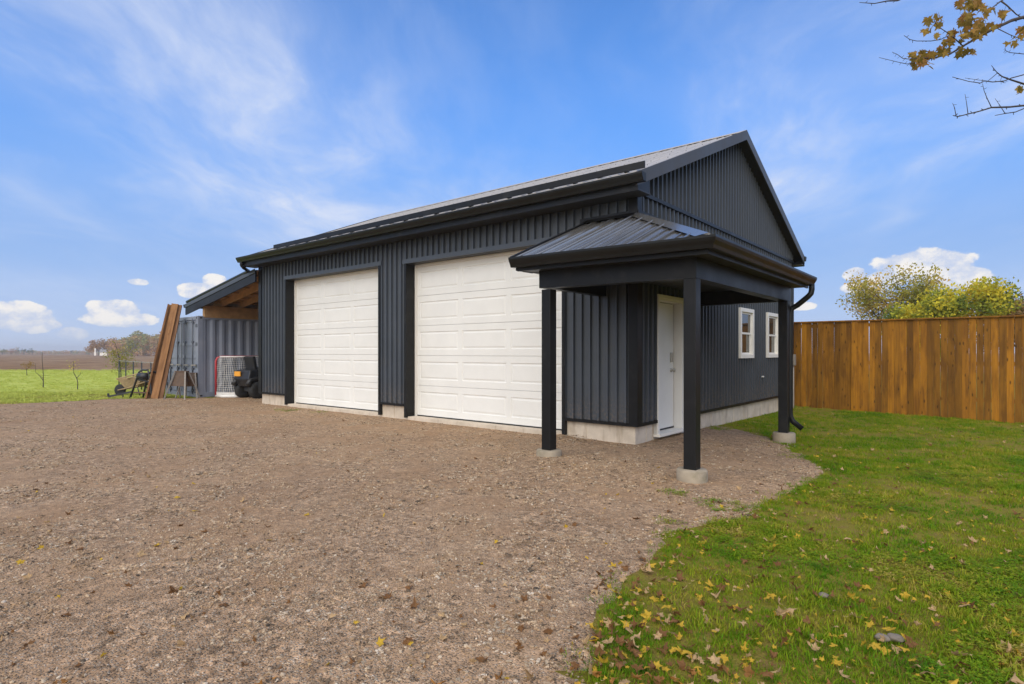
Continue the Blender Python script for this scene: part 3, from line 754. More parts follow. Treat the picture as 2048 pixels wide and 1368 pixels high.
# boxed eave: fascia and soffit
pr = [(0, 0), (.025, 0), (.025, .155), (0, .155)]
mb = MB(); mb.loft([[(TX0+.03, EY+.08+a, 2.36+tilt(TX0)+b) for a, b in pr], [(EX-.02, EY+.08+a, 2.36+b) for a, b in pr]]); mb.build('porch_fascia', 'trim', barn)
MB().box((EX-.045, EY+.105, 2.361), (EX-.02, TYE-.02, 2.514)).build('porch_fascia', 'trim', barn)
mb = MB(); mb.add([(TX0+.04, EY+.10, 2.375+tilt(TX0)), (EX-.03, EY+.10, 2.375), (EX-.03, PY-.0, 2.375), (TX0+.04, PY-.0, 2.375+tilt(TX0))], [(0, 1, 2, 3)]); mb.add([(TX0+.04, PY, 2.41), (0, PY, 2.385), (0, -.02, 2.385), (TX0+.04, -.02, 2.41)], [(0, 1, 2, 3)])
mb.add([(0, PY, 2.385), (EX-.03, PY, 2.385), (EX-.03, TYE-.03, 2.385), (0, TYE-.03, 2.385)], [(0, 1, 2, 3)]); mb.raw('porch_soffit', 'soffit', barn)
MB().box((TX0+.005, EY+.08, 2.41), (TX0+.03, EY+.42, 2.555)).build('porch_fascia', 'trim', barn)
# roof
sx = (FL - EZ) / -EY
proof = MB().box((TX0-.12, -.064, FL-.01), (.050, -.048, FL+.07)).build('porch_roof', 'trim', barn)
def pf(a, t, h): return (a, t, EZ + tilt(a)*(1-(t-EY)/-EY) + sx*(t-EY) + h*1.5)
def hip_y(a): return min(-.03, EY*a/EX if a > 0 else -.03)
sheets('porch_roof_sheet', 'porch_roof', proof, TX0, EX, lambda a: EY-.03, lambda a: max(hip_y(a), EY-.029), pf, True, off=.05)
sr = (FL - EZ) / EX
def ps(a, t, h): return (t, a, EZ + sr*(EX-t) + h*.8)
sheets('porch_roof_sheet', 'porch_roof', proof, EY, TYE, lambda a: EX+.03, lambda a: max(.03, (EX*a/EY if a < 0 else .03)), ps, True, off=.05)
# hip cap, wall flashing, end closures
hv = Vector((-EX, -EY, FL-EZ)); hv0 = Vector((EX+.02, EY-.02, EZ+.025)); hv1 = Vector((.02, -.02, FL+.03))
mb = MB(); e = .11
rows = [[p + Vector((-e, 0, -.022)), p + Vector((-.02, .0, .012)), p + Vector((.0, .02, .012)), p + Vector((0, e, -.022))] for p in (hv0, hv1)]
rows = [[p + Vector((-e*.7, -e*.7, -.02)) if 0 else p + Vector((-e*1.3, 0, -.004)), p + Vector((0, 0, .016)), p + Vector((0, e*1.3, -.004))] for p in (hv0, hv1)]
mb.loft(rows, False, False); mb.raw('hip_cap', 'porch_roof', proof)
mb = MB(); mb.add([(TX0-.02, -.063, FL+.035), (.0, -.063, FL+.035), (.03, -.16, FL-.025), (TX0-.02, -.16, FL-.025)], [(0, 1, 2, 3)]); mb.raw('wall_flashing', 'trim', proof)
mb = MB(); mb.box((.048, -.047, FL-.01), (.066, TYE, FL+.07)); mb.build('wall_flashing', 'trim', proof)
mb = MB(); mb.add([(TX0+.01, EY, EZ+.01+tilt(TX0)), (TX0+.01, -.03, FL-.005), (TX0+.01, -.03, 2.40), (TX0+.01, EY+.1, 2.42)], [(0, 1, 2, 3)]); mb.raw('porch_end', 'trim', proof)
mb = MB(); mb.add([(EX, TYE-.01, EZ), (.03, TYE-.01, FL-.005), (.03, TYE-.01, 2.38), (EX-.05, TYE-.01, 2.38)], [(0, 1, 2, 3)]); mb.raw('porch_end', 'trim', proof)
mb = MB()                                         # rake trims along the roof ends
pr = [(-.03, -.03), (.02, -.03), (.02, .03), (-.03, .03)]
mb.loft([[(TX0+a, EY, EZ+tilt(TX0)+b) for a, b in pr], [(TX0+a, -.03, FL+b) for a, b in pr]]); mb.loft([[(EX, TYE+a, EZ+b) for a, b in pr], [(.03, TYE+a, FL+b) for a, b in pr]]); mb.build('porch_rake', 'trim', proof)
# porch gutters
w, h = .12, .125
pr = [(0, 0), (0, -h), (w*.62, -h), (w*.72, -h*.72), (w*.92, -h*.42), (w, -h*.20), (w, 0), (w*.93, 0), (w*.93, -h*.15), (w*.86, -h*.4), (w*.66, -h*.68), (w*.56, -h*.93), (.006, -h*.93), (.006, 0)]
ex, ey = EX - .02, EY + .079
mb = MB(); mb.loft([[(TX0-.02, ey-a, 2.53+tilt(TX0)+b) for a, b in pr], [(ex+a, ey-a, 2.53+b) for a, b in pr], [(ex+a, TYE, 2.525+b) for a, b in pr]], True, False)
mb.add([(TX0-.02, ey-a, 2.53+tilt(TX0)+b) for a, b in pr[:7]], [tuple(range(7))]); mb.add([(ex+a, TYE, 2.525+b) for a, b in pr[:7]], [tuple(range(7))])
mb.build('porch_gutter', 'gutter', barn)
# downspout: out of the gutter, back to the post, down, and out over the lawn
q = PYE + .0
pts = [(ex+.07, TYE-.12, 2.41), (ex+.07, TYE-.12, 2.33), (ex+.06, TYE-.125, 2.27), (ex+.02, TYE-.14, 2.22), (PX+.16, q+.16, 2.10), (PX+.08, q+.14, 2.05), (PX+.06, q+.125, 1.98), (PX+.06, q+.115, .42), (PX+.065, q+.115, .34), (PX+.10, q+.12, .26), (PX+.23, q+.15, .15)]
tube_part('downspout', pts, .042, n=10)
# left eave downspout over the lean-to roof
pts = [(-10.95, -.47, 3.72), (-10.95, -.47, 3.60), (-10.98, -.40, 3.54), (-11.2, -.16, 3.50), (-11.6, -.13, 3.455), (-15.15, -.13, 2.905)]
tube_part('downspout', pts, .045)

# ------------------------------------------------------------------ lean-to roof beside the barn
LX0, LX1, LZ0, LZ1 = -15.25, BX0 - .03, 2.80, 3.50
lt_z = lambda x: LZ0 + (LZ1-LZ0)*(x-LX0)/(LX1-LX0)
lean = MB().add([(LX0, -.10, lt_z(LX0)), (LX1, -.10, lt_z(LX1)), (LX1, 6.3, lt_z(LX1)), (LX0, 6.3, lt_z(LX0)), (LX0, -.10, lt_z(LX0)-.02), (LX1, -.10, lt_z(LX1)-.02), (LX1, 6.3, lt_z(LX1)-.02), (LX0, 6.3, lt_z(LX0)-.02)],
                [(0,1,2,3),(7,6,5,4),(0,4,5,1),(1,5,6,2),(2,6,7,3),(3,7,4,0)]).build('lean_to_roof', 'deck', barn)
lp = lambda a, t, h: (t, a, lt_z(t) + .012 + h)
sheets('lean_to_sheet', 'porch_roof', lean, -.12, 6.3, lambda a: LX0-.03, lambda a: LX1, lp, True)
def slope_bar(name, y0, y1, top, bot, mat, x0=LX0, x1=LX1, par=lean):
    pr = [(y0, top), (y1, top), (y1, bot), (y0, bot)]
    return MB().loft([[(x0, a, lt_z(x0)+b) for a, b in pr], [(x1, a, lt_z(x1)+b) for a, b in pr]]).build(name, mat, par)
slope_bar('lean_to_fascia', -.145, -.105, -.005, -.29, 'trim')
slope_bar('drip_edge', -.165, -.146, .035, -.07, 'siding')
for k in range(10): slope_bar('rafter', .50+k*.61, .54+k*.61, -.022, -.21, 'rafter')
for k in range(7): MB().bar((LX0+.25+k*.62, -.09, lt_z(LX0+.25+k*.62)-.045), (LX0+.25+k*.62, 6.2, lt_z(LX0+.25+k*.62)-.045), .09, .04).build('purlin', 'rafter', lean)
zb = lt_z(-14.3) - .21
MB().box((-14.32, -.02, 2.40), (-14.19, 6.2, max(zb, 2.62))).build('carrying_beam', 'rafter', lean)
gutter((LX0-.01, -.16, LZ0+.03), (LX0-.01, 6.3, LZ0+.03), (-1, 0, 0), 'lean_to_gutter', lean, .11, .10)

# ------------------------------------------------------------------ shipping container
CX1, CX0, CY0, CY1, CH = -14.20, -16.64, -.20, 5.86, 2.44
con = empty('shipping_container', ((CX0+CX1)/2, (CY0+CY1)/2, 0)); tag(con, 'grey-blue steel shipping container with locking-bar doors under the lean-to eave', 'container')
P_ = .14
for x, sx_ in ((CX0, 1), (CX1, -1)):
    for y, sy_ in ((CY0, 1), (CY1, -1)):
        MB().box((x, y, .06), (x+sx_*P_, y+sy_*P_, CH-.12)).build('corner_post', 'container', con)
        for z0 in (.0, CH-.12):
            cc = MB(); cc.box((x-sx_*.004, y-sy_*.004, z0), (x+sx_*.17, y+sy_*.165, z0+.12)); fit = cc.build('corner_casting', 'container', con, bevel=.008)
            MB().box((x-sx_*.0055, y+sy_*.05, z0+.04), (x-sx_*.0025, y+sy_*.12, z0+.085)).build('casting_hole_patch', 'hole_dark', fit)  # dark plate in place of a hole, its shade put into the colour
            MB().box((x+sx_*.05, y-sy_*.0055, z0+.04), (x+sx_*.12, y-sy_*.0025, z0+.085)).build('casting_hole_patch', 'hole_dark', fit)
for x in (CX0+.01, CX1-.07):
    for z0, z1 in ((.02, .16), (CH-.10, CH-.015)): MB().box((x, CY0+P_, z0), (x+.06, CY1-P_, z1)).build('side_rail', 'container', con)
for x, s_ in ((CX0+.045, -1), (CX1-.045, 1)):     # corrugated side walls
    mb = MB(); y = CY0+P_; pts = []
    while y < CY1-P_-.01:
        for dy, o_ in ((0, 0), (.072, 0), (.140, -.036), (.212, -.036)):
            if y+dy < CY1-P_: pts.append((y+dy, o_))
        y += .280
    pts.append((CY1-P_, 0))
    n = len(pts); mb.add([(x+s_*(o_+.03), a, .16) for a, o_ in pts] + [(x+s_*(o_+.03), a, CH-.10) for a, o_ in pts], [(i, i+1, n+i+1, n+i) for i in range(n-1)])
    mb.raw('corrugated_side', 'container', con)
MB().box((CX0+.08, CY0+.08, CH-.04), (CX1-.08, CY1-.08, CH-.02)).build('container_roof', 'container', con)
MB().box((CX0+.08, CY0+.12, .05), (CX1-.08, CY1-.05, .14)).build('container_floor', 'container', con)
MB().box((CX0+.1, CY1-.08, .1), (CX1-.1, CY1-.05, CH-.08)).build('end_wall', 'container', con)
MB().box((CX0+P_, CY0+.005, .02), (CX1-P_, CY0+.12, .15)).build('door_sill', 'container', con); MB().box((CX0+P_, CY0+.005, CH-.11), (CX1-P_, CY0+.12, CH-.01)).build('door_header', 'container', con)
for side in (0, 1):
    xa = CX0+P_+.005 + side*1.085; xb = xa + 1.070; z0, z1 = .165, CH-.125
    dl = MB().box((xa, CY0+.040, z0), (xb, CY0+.075, z1)).build('door_leaf', 'container', con)
    for gx in (xa-.008, xb-.006): MB().box((gx, CY0+.015, z0), (gx+.014, CY0+.05, z1)).build('gasket', 'rubber', dl)
    mb = MB()                                     # pressed frame of the leaf
    zs = [z0, z0+.62, z0+1.06, z0+1.44, z1]
    mb.box((xa, CY0+.022, z0), (xa+.06, CY0+.040, z1)); mb.box((xb-.06, CY0+.022, z0), (xb, CY0+.040, z1))
    for z in zs: mb.box((xa+.06, CY0+.0225, max(z0, z-.045)), (xb-.06, CY0+.040, min(z1, z+.045)))
    mb.build('leaf_frame', 'container', dl)
    for xr in (xa+.26, xb-.26):
        MB().tube([(xr, CY0+.0, z0-.06), (xr, CY0+.0, z1+.06)], .018, 8).build('locking_bar', 'lock_bar', dl, True)
        for z in (z0+.05, z0+.7, z0+1.5, z1-.05): MB().box((xr-.05, CY0-.014, z-.03), (xr+.05, CY0+.024, z+.03)).build('bar_bracket', 'lock_bar', dl)
        MB().box((xr-.02, CY0-.035, .95), (xr+.30, CY0-.020, .99)).build('bar_handle', 'grey_metal', dl)
    xh = xb-.02 if side else xa+.02
    for z in (.35, .95, 1.6, 2.15): MB().box((xh-.01, CY0-.012, z-.05), (xh+(.11 if side else -.11), CY0+.03, z+.05)).build('hinge', 'lock_bar', dl)

# ------------------------------------------------------------------ board fence on the right
FY, FTOP = 9.40, 2.175
fx0, fx1, bw = -1.3, 8.6, .134
fence = empty('board_fence', (3, FY, -.1)); tag(fence, 'tall amber-stained vertical board privacy fence behind the lawn', 'fence')
vars_ = []
for k in range(6):
    b = MB(); hw = .0645 + .001*k % .003; H = 2.2
    b.box((-hw, -.010, 0), (hw, .010, H)); o = b.build('tmp', 'fence', bevel=.003); me = o.data; bpy.data.objects.remove(o)
    for v in me.vertices: v.co.x += .004*mnoise.noise((v.co.z*.8, k*3.1, 0))
    vars_.append(me)
x = fx0; k = 0; rr = random.Random(3)
while x < fx1:
    gap = rr.choice([-.001, -.001, .0, .0, .001, .003, .0045]); zb = gz(x, FY) - .03 + rr.uniform(-.02, .02)
    o = link('board', vars_[rr.randrange(6)], fence, (x + bw/2, FY + rr.uniform(-.004, .004) - (.03 if k in (13, 19) else 0), zb))
    o.scale = (1.0 if rr.random() > .15 else .94, 1, (FTOP - .038 - zb)/2.2); o.rotation_euler = (0, rr.uniform(-.0035, .0035), rr.uniform(-.03, .03))
    x += bw - .004 + gap; k += 1
x = fx0
while x < fx1:
    x2 = min(fx1, x + 3.6); MB().box((x, FY-.06, FTOP-.036), (x2-.004, FY+.085, FTOP)).build('cap_rail', 'fence', fence, bevel=.004); x = x2
x = fx0
while x < fx1:
    for z in (.22, 1.05, FTOP-.17): MB().box((x, FY+.014, z), (min(fx1, x+2.4)-.004, FY+.052, z+.088)).build('rail', 'fence', fence)
    MB().box((x-.045, FY+.053, -.5), (x+.045, FY+.143, FTOP-.04)).build('post', 'fence', fence); x += 2.4

# ------------------------------------------------------------------ leaning planks
def plank(p0, p1, w, t, face, label):
    p0, p1 = Vector(p0), Vector(p1); d = (p1-p0); L = d.length; d.normalize(); f = Vector(face); f = (f - d*f.dot(d)).normalized(); s_ = d.cross(f)
    mb = MB(); mb.box((-w/2, -t/2, 0), (w/2, t/2, L)); o = mb.build('timber_plank', 'plank', bevel=.004)
    o.matrix_world = Matrix.Translation(p0) @ Matrix((s_, f, d)).transposed().to_4x4()
    tag(o, label, 'plank', 'planks leaning on the container')
base0 = at(300, 798, 17.0); top0 = at(345, 609, 17.62)
lab = ['leftmost brown plank of the bundle leaning on the container', 'second brown plank from the left leaning on the container', 'third brown plank from the left leaning on the container', 'rightmost brown plank of the bundle leaning on the container']
fc = Vector((.80, -.55, .2))
for k, (xb_, xt_, dz, db) in enumerate(((291, 337, 0, -.10), (298, 343, .05, .03), (309, 350.5, -.06, -.05), (319, 357.5, .04, .02))):
    b = at(xb_, 798, 17.0+db); b.z = .01; t_ = at(xt_, 609 + dz*20, 17.62 + db)
    plank(b, t_, (.14, .19, .19, .19)[k], .045, Vector((.75, -.65, .2)) if k else Vector((-.35, -.95, .2)), lab[k])

# ------------------------------------------------------------------ sawhorses and the scrap heap beside the container
def sawhorse(px_, py_, dep, rz, label, s=1.0):
    p = at(px_, py_, dep); o = empty('sawhorse', (p.x, p.y, .0), rz); o.scale = (s, s, s); tag(o, label, 'sawhorse', 'folding sawhorses by the container')
    MB().loft([[(-.16, -.02, .78), (.16, -.02, .78), (.16, .02, .78), (-.16, .02, .78)], [(-.27, -.10, .38), (.27, -.10, .38), (.27, -.06, .38), (-.27, -.06, .38)]]).build('side_panel', 'brown_panel', o, local=True)
    MB().loft([[(-.16, .03, .78), (.16, .03, .78), (.16, .07, .78), (-.16, .07, .78)], [(-.27, .20, .38), (.27, .20, .38), (.27, .24, .38), (-.27, .24, .38)]]).build('side_panel', 'brown_panel', o, local=True)
    MB().box((-.2, -.03, .78), (.2, .08, .82)).build('top_rail', 'brown_panel', o, local=True, bevel=.005)
    for x in (-.17, .17):
        for y, yb in ((-.035, -.26), (.09, .36)): MB().bar((x, y, .80), (x*2.0, yb, .0), .035, .03).build('leg', 'grey_metal', o, local=True)
sawhorse(362, 790, 16.9, R(28), 'brown folding sawhorse with grey metal legs beside the planks')
sawhorse(381, 789, 17.3, R(40), 'folded sawhorse standing behind, against the container corner', .92)
def aframe(px_, py_, dep):
    p = at(px_, py_, dep); o = empty('metal_stand', (p.x, p.y, 0), R(20)); tag(o, 'black tubular metal stand leaning left of the planks', 'stand')
    MB().tube([(-.42, 0, .0), (-.12, .05, .78), (.0, .06, .84), (.22, .06, .84)], .028, 8).build('side_tube', 'dark_metal', o, True, True)
    MB().tube([(-.28, .30, .0), (-.02, .25, .70), (.10, .25, .78), (.3, .25, .78)], .028, 8).build('side_tube', 'dark_metal', o, True, True)
    MB().tube([(.22, .06, .84), (.35, .08, .1), (.30, .1, .0)], .022, 8).build('rear_leg', 'dark_metal', o, True, True)
    MB().bar((-.30, .02, .18), (.32, .08, .18), .03, .04).build('cross_bar', 'brown_panel', o, local=True)
    MB().bar((-.16, .05, .55), (.28, .08, .50), .03, .04).build('cross_bar', 'dark_metal', o, local=True)
    MB().tube([(-.05, .0, .66), (.25, .0, .66)], .10, 12).build('roller', 'black_plastic', o, True, True)
aframe(281, 792, 17.0)
def wheelbarrow(px_, py_, dep):
    p = at(px_, py_, dep); o = empty('wheelbarrow', (p.x, p.y, 0), R(35)); tag(o, 'tan wheelbarrow tray resting behind the black stand', 'wheelbarrow')
    MB().loft([[(-.42, -.30, .56), (.42, -.30, .60), (.42, .30, .60), (-.42, .30, .56)], [(-.22, -.20, .26), (.20, -.20, .28), (.20, .20, .28), (-.22, .20, .26)]]).build('tray', 'tan_wood', o, local=True, bevel=.01)
    MB().lathe([(.03, -.035), (.15, -.04), (.18, -.02), (.18, .02), (.15, .04), (.03, .035)], 18, 'Y', (-.52, 0, .18)).build('wheel', 'rubber', o, True, True)
    for y in (-.2, .2):
        MB().tube([(-.55, y*.3, .18), (-.1, y, .26), (.8, y*1.3, .56)], .018, 8).build('handle', 'tan_wood', o, True, True)
        MB().tube([(.2, y, .28), (.28, y, .0)], .016, 8).build('leg', 'dark_metal', o, True, True)
wheelbarrow(272, 785, 18.2)
def loose(name, a, b, w, t, mat, label, cat):
    c = Vector(a); o = MB().bar(a, b, w, t).build(name, mat, bevel=.004); tag(o, label, cat); return o
loose('scrap_board', at(233, 758, 17.6), at(285, 745, 17.7), .07, .035, 'tan_wood', 'pale board lying across the wheelbarrow, its end poking left', 'board')
loose('scrap_board', at(254, 757, 17.9), at(300, 744, 18.0), .06, .03, 'tan_wood', 'shorter pale board on the wheelbarrow nearer the planks', 'board')
bo = empty('steel_bar', at(240, 789, 16.9)); tag(bo, 'black steel bar with a turned end lying low on the lawn', 'bar')
a_, b_ = at(217, 793, 16.9), at(263, 783.5, 17.1); MB().bar(a_, b_, .05, .05).build('bar_body', 'dark_metal', bo); MB().bar(a_, a_ + Vector((-.02, 0, .09)), .05, .02, (1, 0, 0)).build('bar_end', 'dark_metal', bo)
m_ = a_.lerp(b_, .62); MB().bar(m_, m_ + Vector((.01, .0, -.10)), .03, .03, (1, 0, 0)).build('bar_foot', 'dark_metal', bo)

# ------------------------------------------------------------------ hockey net
def hockey_net():
    x0, y0, y1, H = -13.98, .22, 2.05, 1.22
    o = empty('hockey_net', (x0+.3, (y0+y1)/2, 0)); tag(o, 'hockey goal with red posts and white netting against the container', 'hockey net')
    MB().tube([(x0, y0, .0), (x0, y0, H-.12), (x0+.01, y0+.03, H-.04), (x0+.02, y0+.12, H)], .034, 10).build('goal_post', 'red_paint', o, True)
    MB().tube([(x0, y1, .0), (x0, y1, H-.12), (x0+.01, y1-.03, H-.04), (x0+.02, y1-.12, H)], .034, 10).build('goal_post', 'red_paint', o, True)
    MB().tube([(x0+.02, y0+.12, H), (x0+.02, y1-.12, H)], .034, 10).build('crossbar', 'red_paint', o, True)
    dx, db = .50, .66
    MB().tube([(x0, y0+.1, H), (x0+dx*.6, y0+.12, H), (x0+dx, y0+.25, H), (x0+dx, y1-.25, H), (x0+dx*.6, y1-.12, H), (x0, y1-.1, H)], .022, 8).build('top_frame', 'white_paint', o, True)
    MB().tube([(x0+dx, (y0+y1)/2, H), (x0+db, (y0+y1)/2, .04)], .022, 8).build('back_strut', 'white_paint', o, True)
    base = [(x0, y0, .05), (x0+db*.6, y0+.03, .05), (x0+db, y0+.25, .05), (x0+db, y1-.25, .05), (x0+db*.6, y1-.03, .05), (x0, y1, .05)]
    MB().tube(base, .04, 8).build('base_frame', 'white_paint', o, True)
    sk = MB(); sk.loft([[(p[0], p[1], .015) for p in base], [(p[0]+.01, p[1]-.005, .17) for p in base]], False, False); sk.raw('base_skirt', 'white_paint', o)
    # netting: cords over the side, back and other side
    path_b = base; path_t = [(x0, y0+.02, H-.04), (x0+dx*.6, y0+.10, H), (x0+dx, y0+.25, H), (x0+dx, y1-.25, H), (x0+dx*.6, y1-.10, H), (x0, y1-.02, H-.04)]
    def sample(path, n):
        L = [0]
        for a, b in zip(path, path[1:]): L.append(L[-1] + (Vector(b)-Vector(a)).length)
        out = []
        for i in range(n):
            s_ = L[-1]*i/(n-1); k = max(j for j in range(len(L)-1) if L[j] <= s_ + 1e-9)
            t = (s_-L[k])/(L[k+1]-L[k]); out.append(Vector(path[k]).lerp(Vector(path[k+1]), t))
        return out
    n = 44; B, T = sample(path_b, n), sample(path_t, n); mb = MB(); rows_ = 18
    pt = lambda i, j: B[i].lerp(T[i], j/rows_) + Vector((.012*math.sin(i*1.3+j*.7) + .035*math.sin(math.pi*j/rows_)*math.sin(i*.35), .012*math.sin(i*.9-j*1.1), 0))
    for i in range(n): mb.tube([pt(i, j) for j in range(rows_+1)], .0055, 3, False)
    for j in range(rows_+1): mb.tube([pt(i, j) for i in range(n)], .0055, 3, False)
    mb.raw('netting', 'net_cord', o)
hockey_net()

# ------------------------------------------------------------------ riding mower
def mower():
    o = empty('riding_mower', (-12.92, 1.02, 0), R(97)); tag(o, 'black riding mower with orange plate parked beside the garage corner', 'mower')
    def wheel(x, y, r, w):
        wo = MB().lathe([(r*.55, -w/2), (r*.86, -w/2), (r*.97, -w*.36), (r, -w*.15), (r, w*.15), (r*.97, w*.36), (r*.86, w/2), (r*.55, w/2)], 24, 'Y', (x, y, r)).build('wheel', 'rubber', o, True, True)
        MB().lathe([(.03, -w*.32), (r*.30, -w*.36), (r*.56, -w*.46), (r*.57, w*.46), (r*.30, w*.36), (.03, w*.32)], 18, 'Y', (x, y, r)).build('rim', 'grey_metal', wo, True, True)
    wheel(-.30, -.34, .255, .20); wheel(-.30, .34, .255, .20); wheel(.85, -.36, .17, .13); wheel(.85, .36, .17, .13)
    MB().box((-.35, -.28, .20), (.95, .28, .34)).build('frame', 'dark_metal', o, local=True, bevel=.02)
    mb = MB(); mb.loft([[(-.50, -.24, .36), (-.08, -.24, .36), (-.08, .24, .36), (-.50, .24, .36)], [(-.60, -.38, .58), (-.02, -.38, .60), (-.02, .38, .60), (-.60, .38, .58)], [(-.52, -.34, .84), (-.05, -.34, .86), (-.05, .34, .86), (-.52, .34, .84)]])
    mb.build('engine_cover', 'black_plastic', o, local=True, bevel=.03)
    for y in (-.34, .34): MB().tube([(-.62, y, .40), (-.52, y, .55), (-.30, y, .60), (-.05, y, .54), (.02, y, .40)], .075, 8).build('fender', 'black_plastic', o, True, True)
    MB().box((-.615, .02, .66), (-.585, .30, .80)).build('rear_plate', 'orange_plate', o, local=True)
    st = MB().box((-.20, -.24, .84), (.22, .24, .92)).build('seat', 'black_plastic', o, local=True, bevel=.03)
    MB().obox((-.26, .05, 1.04), (1, 0, .2), (0, 1, 0), (-.2, 0, 1), .05, .23, .20).build('seat_back', 'black_plastic', st, local=True, bevel=.03)
    mb = MB(); mb.loft([[(.40, -.26, .34), (1.05, -.22, .34), (1.05, .22, .34), (.40, .26, .34)], [(.38, -.25, .72), (1.02, -.20, .64), (1.02, .20, .64), (.38, .25, .72)]]); mb.build('hood', 'black_plastic', o, local=True, bevel=.04)
    MB().tube([(.36, 0, .72), (.30, 0, .92)], .02, 8).build('steering_column', 'dark_metal', o, True, True)
    MB().tube([(.30+.04*math.cos(a), .17*math.sin(a), .93+.10*math.cos(a)) for a in [i*math.pi/8 for i in range(17)]], .014, 6).build('steering_wheel', 'black_plastic', o, True, True)
    MB().box((.1, -.62, .10), (.72, .62, .24)).build('mower_deck', 'black_plastic', o, local=True, bevel=.03)
    MB().box((.62, -.66, .26), (.80, -.60, .40)).build('deck_lever', 'red_paint', o, local=True, bevel=.01)
mower()

# ------------------------------------------------------------------ garden fence behind the container
gf = empty('wire_fence', at(270, 760, 22)); gf.location.z = 0; tag(gf, 'low wire garden fence with thin grey posts behind the wheelbarrow', 'fence')
ga, gb = at(238, 720, 24.5), at(322, 731, 19.0); ga.z = gb.z = 1.0
MB().tube([ga, gb], .018, 6).build('top_rail', 'grey_metal', gf, True)
for k in range(6):
    p = ga.lerp(gb, k/5); MB().tube([(p.x, p.y, -.1), (p.x, p.y, 1.03)], .022, 6).build('post', 'dark_metal', gf, True)
mb = MB()
for k in range(46):
    p = ga.lerp(gb, k/45); mb.tube([(p.x, p.y, .03), (p.x, p.y, .98)], .0025, 3, False)
for z in np.arange(.1, .98, .12): mb.tube([(ga.x, ga.y, z), (gb.x, gb.y, z)], .0025, 3, False)
mb.raw('wire_mesh', 'dark_metal', gf)

# ------------------------------------------------------------------ leaves: shapes
def maple_leaf(seed, curl=.25, size=1.0):
    r = random.Random(seed); out = []
    lobes = [(-150, .42), (-118, .62), (-92, .50), (-62, .86), (-32, .52), (0, .98), (32, .52), (62, .86), (92, .50), (118, .62), (150, .42)]
    pts = []
    for i, (a, l) in enumerate(lobes):
        l *= r.uniform(.88, 1.1); aa = R(a + r.uniform(-4, 4))
        if i % 2 == 1 or l > .7:
            pts += [(aa - .26, l*.60), (aa - .17, l*.80), (aa - .07, l*.80), (aa, l), (aa + .07, l*.80), (aa + .17, l*.80), (aa + .26, l*.60)]
        else: pts.append((aa, l))
    V = [(0, 0, 0)]; ca, cb = r.uniform(-curl, curl), r.uniform(.2, 1)*curl; ph = r.uniform(0, 6)
    for a, l in pts:
        x, y = l*math.sin(a)*.5, l*math.cos(a)*.5 + .05; z = cb*(x*x*2.2) + ca*(y*y*1.2) + .06*curl*math.sin(a*5+ph)*l
        V.append((x*size, y*size, z*size))
    b = len(V); V += [(-.006*size, -.0*size, 0), (.006*size, 0, 0), (0, -.42*size, .05*size)]
    F = [(0, i, i+1) for i in range(1, len(pts))] + [(b, b+1, b+2)]
    mb = MB(); mb.add(V, F); me = bpy.data.meshes.new('maple_leaf'); me.from_pydata(V, [], F); return me
LEAFM = {}
for kind in ('leaf_yellow', 'leaf_tan', 'leaf_brown', 'leaf_branch'):
    LEAFM[kind] = []
    for s in range(5):
        me = maple_leaf(s*7 + len(kind), {'leaf_yellow': .55, 'leaf_tan': 1.0, 'leaf_brown': .9, 'leaf_branch': .4}[kind]); me.materials.append(M[kind]); LEAFM[kind].append(me)

# ------------------------------------------------------------------ trees
def leaf_cloud(name, centers, per, spread, size, mat, parent, seed=0, flat=.75):
    g = np.random.default_rng(seed); C = np.array([tuple(c) for c in centers], float); n = len(C)*per
    base = np.repeat(C, per, 0); sp = np.repeat(np.broadcast_to(np.asarray(spread, float).reshape(-1, 1) if hasattr(spread, '__len__') else np.full((len(C), 1), spread), (len(C), 1)), per, 0)
    off = g.normal(0, 1, (n, 3)); off /= np.maximum(1, np.linalg.norm(off, axis=1, keepdims=True)/1.6); P = base + off*sp*np.array([1, 1, flat])
    a = g.normal(0, 1, (n, 3)); a /= np.linalg.norm(a, axis=1, keepdims=True); b = g.normal(0, 1, (n, 3)); b -= a*(a*b).sum(1, keepdims=True); b /= np.linalg.norm(b, axis=1, keepdims=True)
    s = size*g.uniform(.6, 1.3, (n, 1)); V = np.empty((n, 4, 3)); V[:, 0] = P - a*s; V[:, 1] = P - b*s*.55; V[:, 2] = P + a*s; V[:, 3] = P + b*s*.55
    off_ = np.array(wloc(parent)) if parent else 0
    me = quads_mesh(name, V.reshape(-1, 3) - off_, np.arange(n*4).reshape(-1, 4), mat)
    o = bpy.data.objects.new(name, me); COL.objects.link(o); o.parent = parent; return o
def grow(mb, p, d, length, r, depth, rnd, tips, spread=.55, droop=0.0, kids=(2, 3)):
    pts = [p]; q = p.copy(); dd_ = d.copy(); n = 4; rad = [r]
    for i in range(n):
        dd_ = (dd_ + Vector((rnd.gauss(0, .12), rnd.gauss(0, .12), rnd.gauss(0, .08) - droop))).normalized(); q = q + dd_*length/n; pts.append(q.copy()); rad.append(r*(1 - .5*(i+1)/n))
    mb.tube(pts, rad, 6 if r > .03 else 4, False)
    if depth == 0: tips.append(q.copy()); tips.append(pts[2].copy()); return
    for k in range(rnd.randint(*kids)):
        ax = Vector((rnd.gauss(0, 1), rnd.gauss(0, 1), rnd.gauss(0, .6))); nd = (dd_ + ax.normalized()*spread*rnd.uniform(.6, 1.3)).normalized()
        start = pts[rnd.choice([2, 3, 4])]; grow(mb, start, nd, length*rnd.uniform(.62, .85), r*.55, depth-1, rnd, tips, spread, droop, kids)
    grow(mb, q, dd_, length*.75, r*.5, depth-1, rnd, tips, spread, droop, kids)
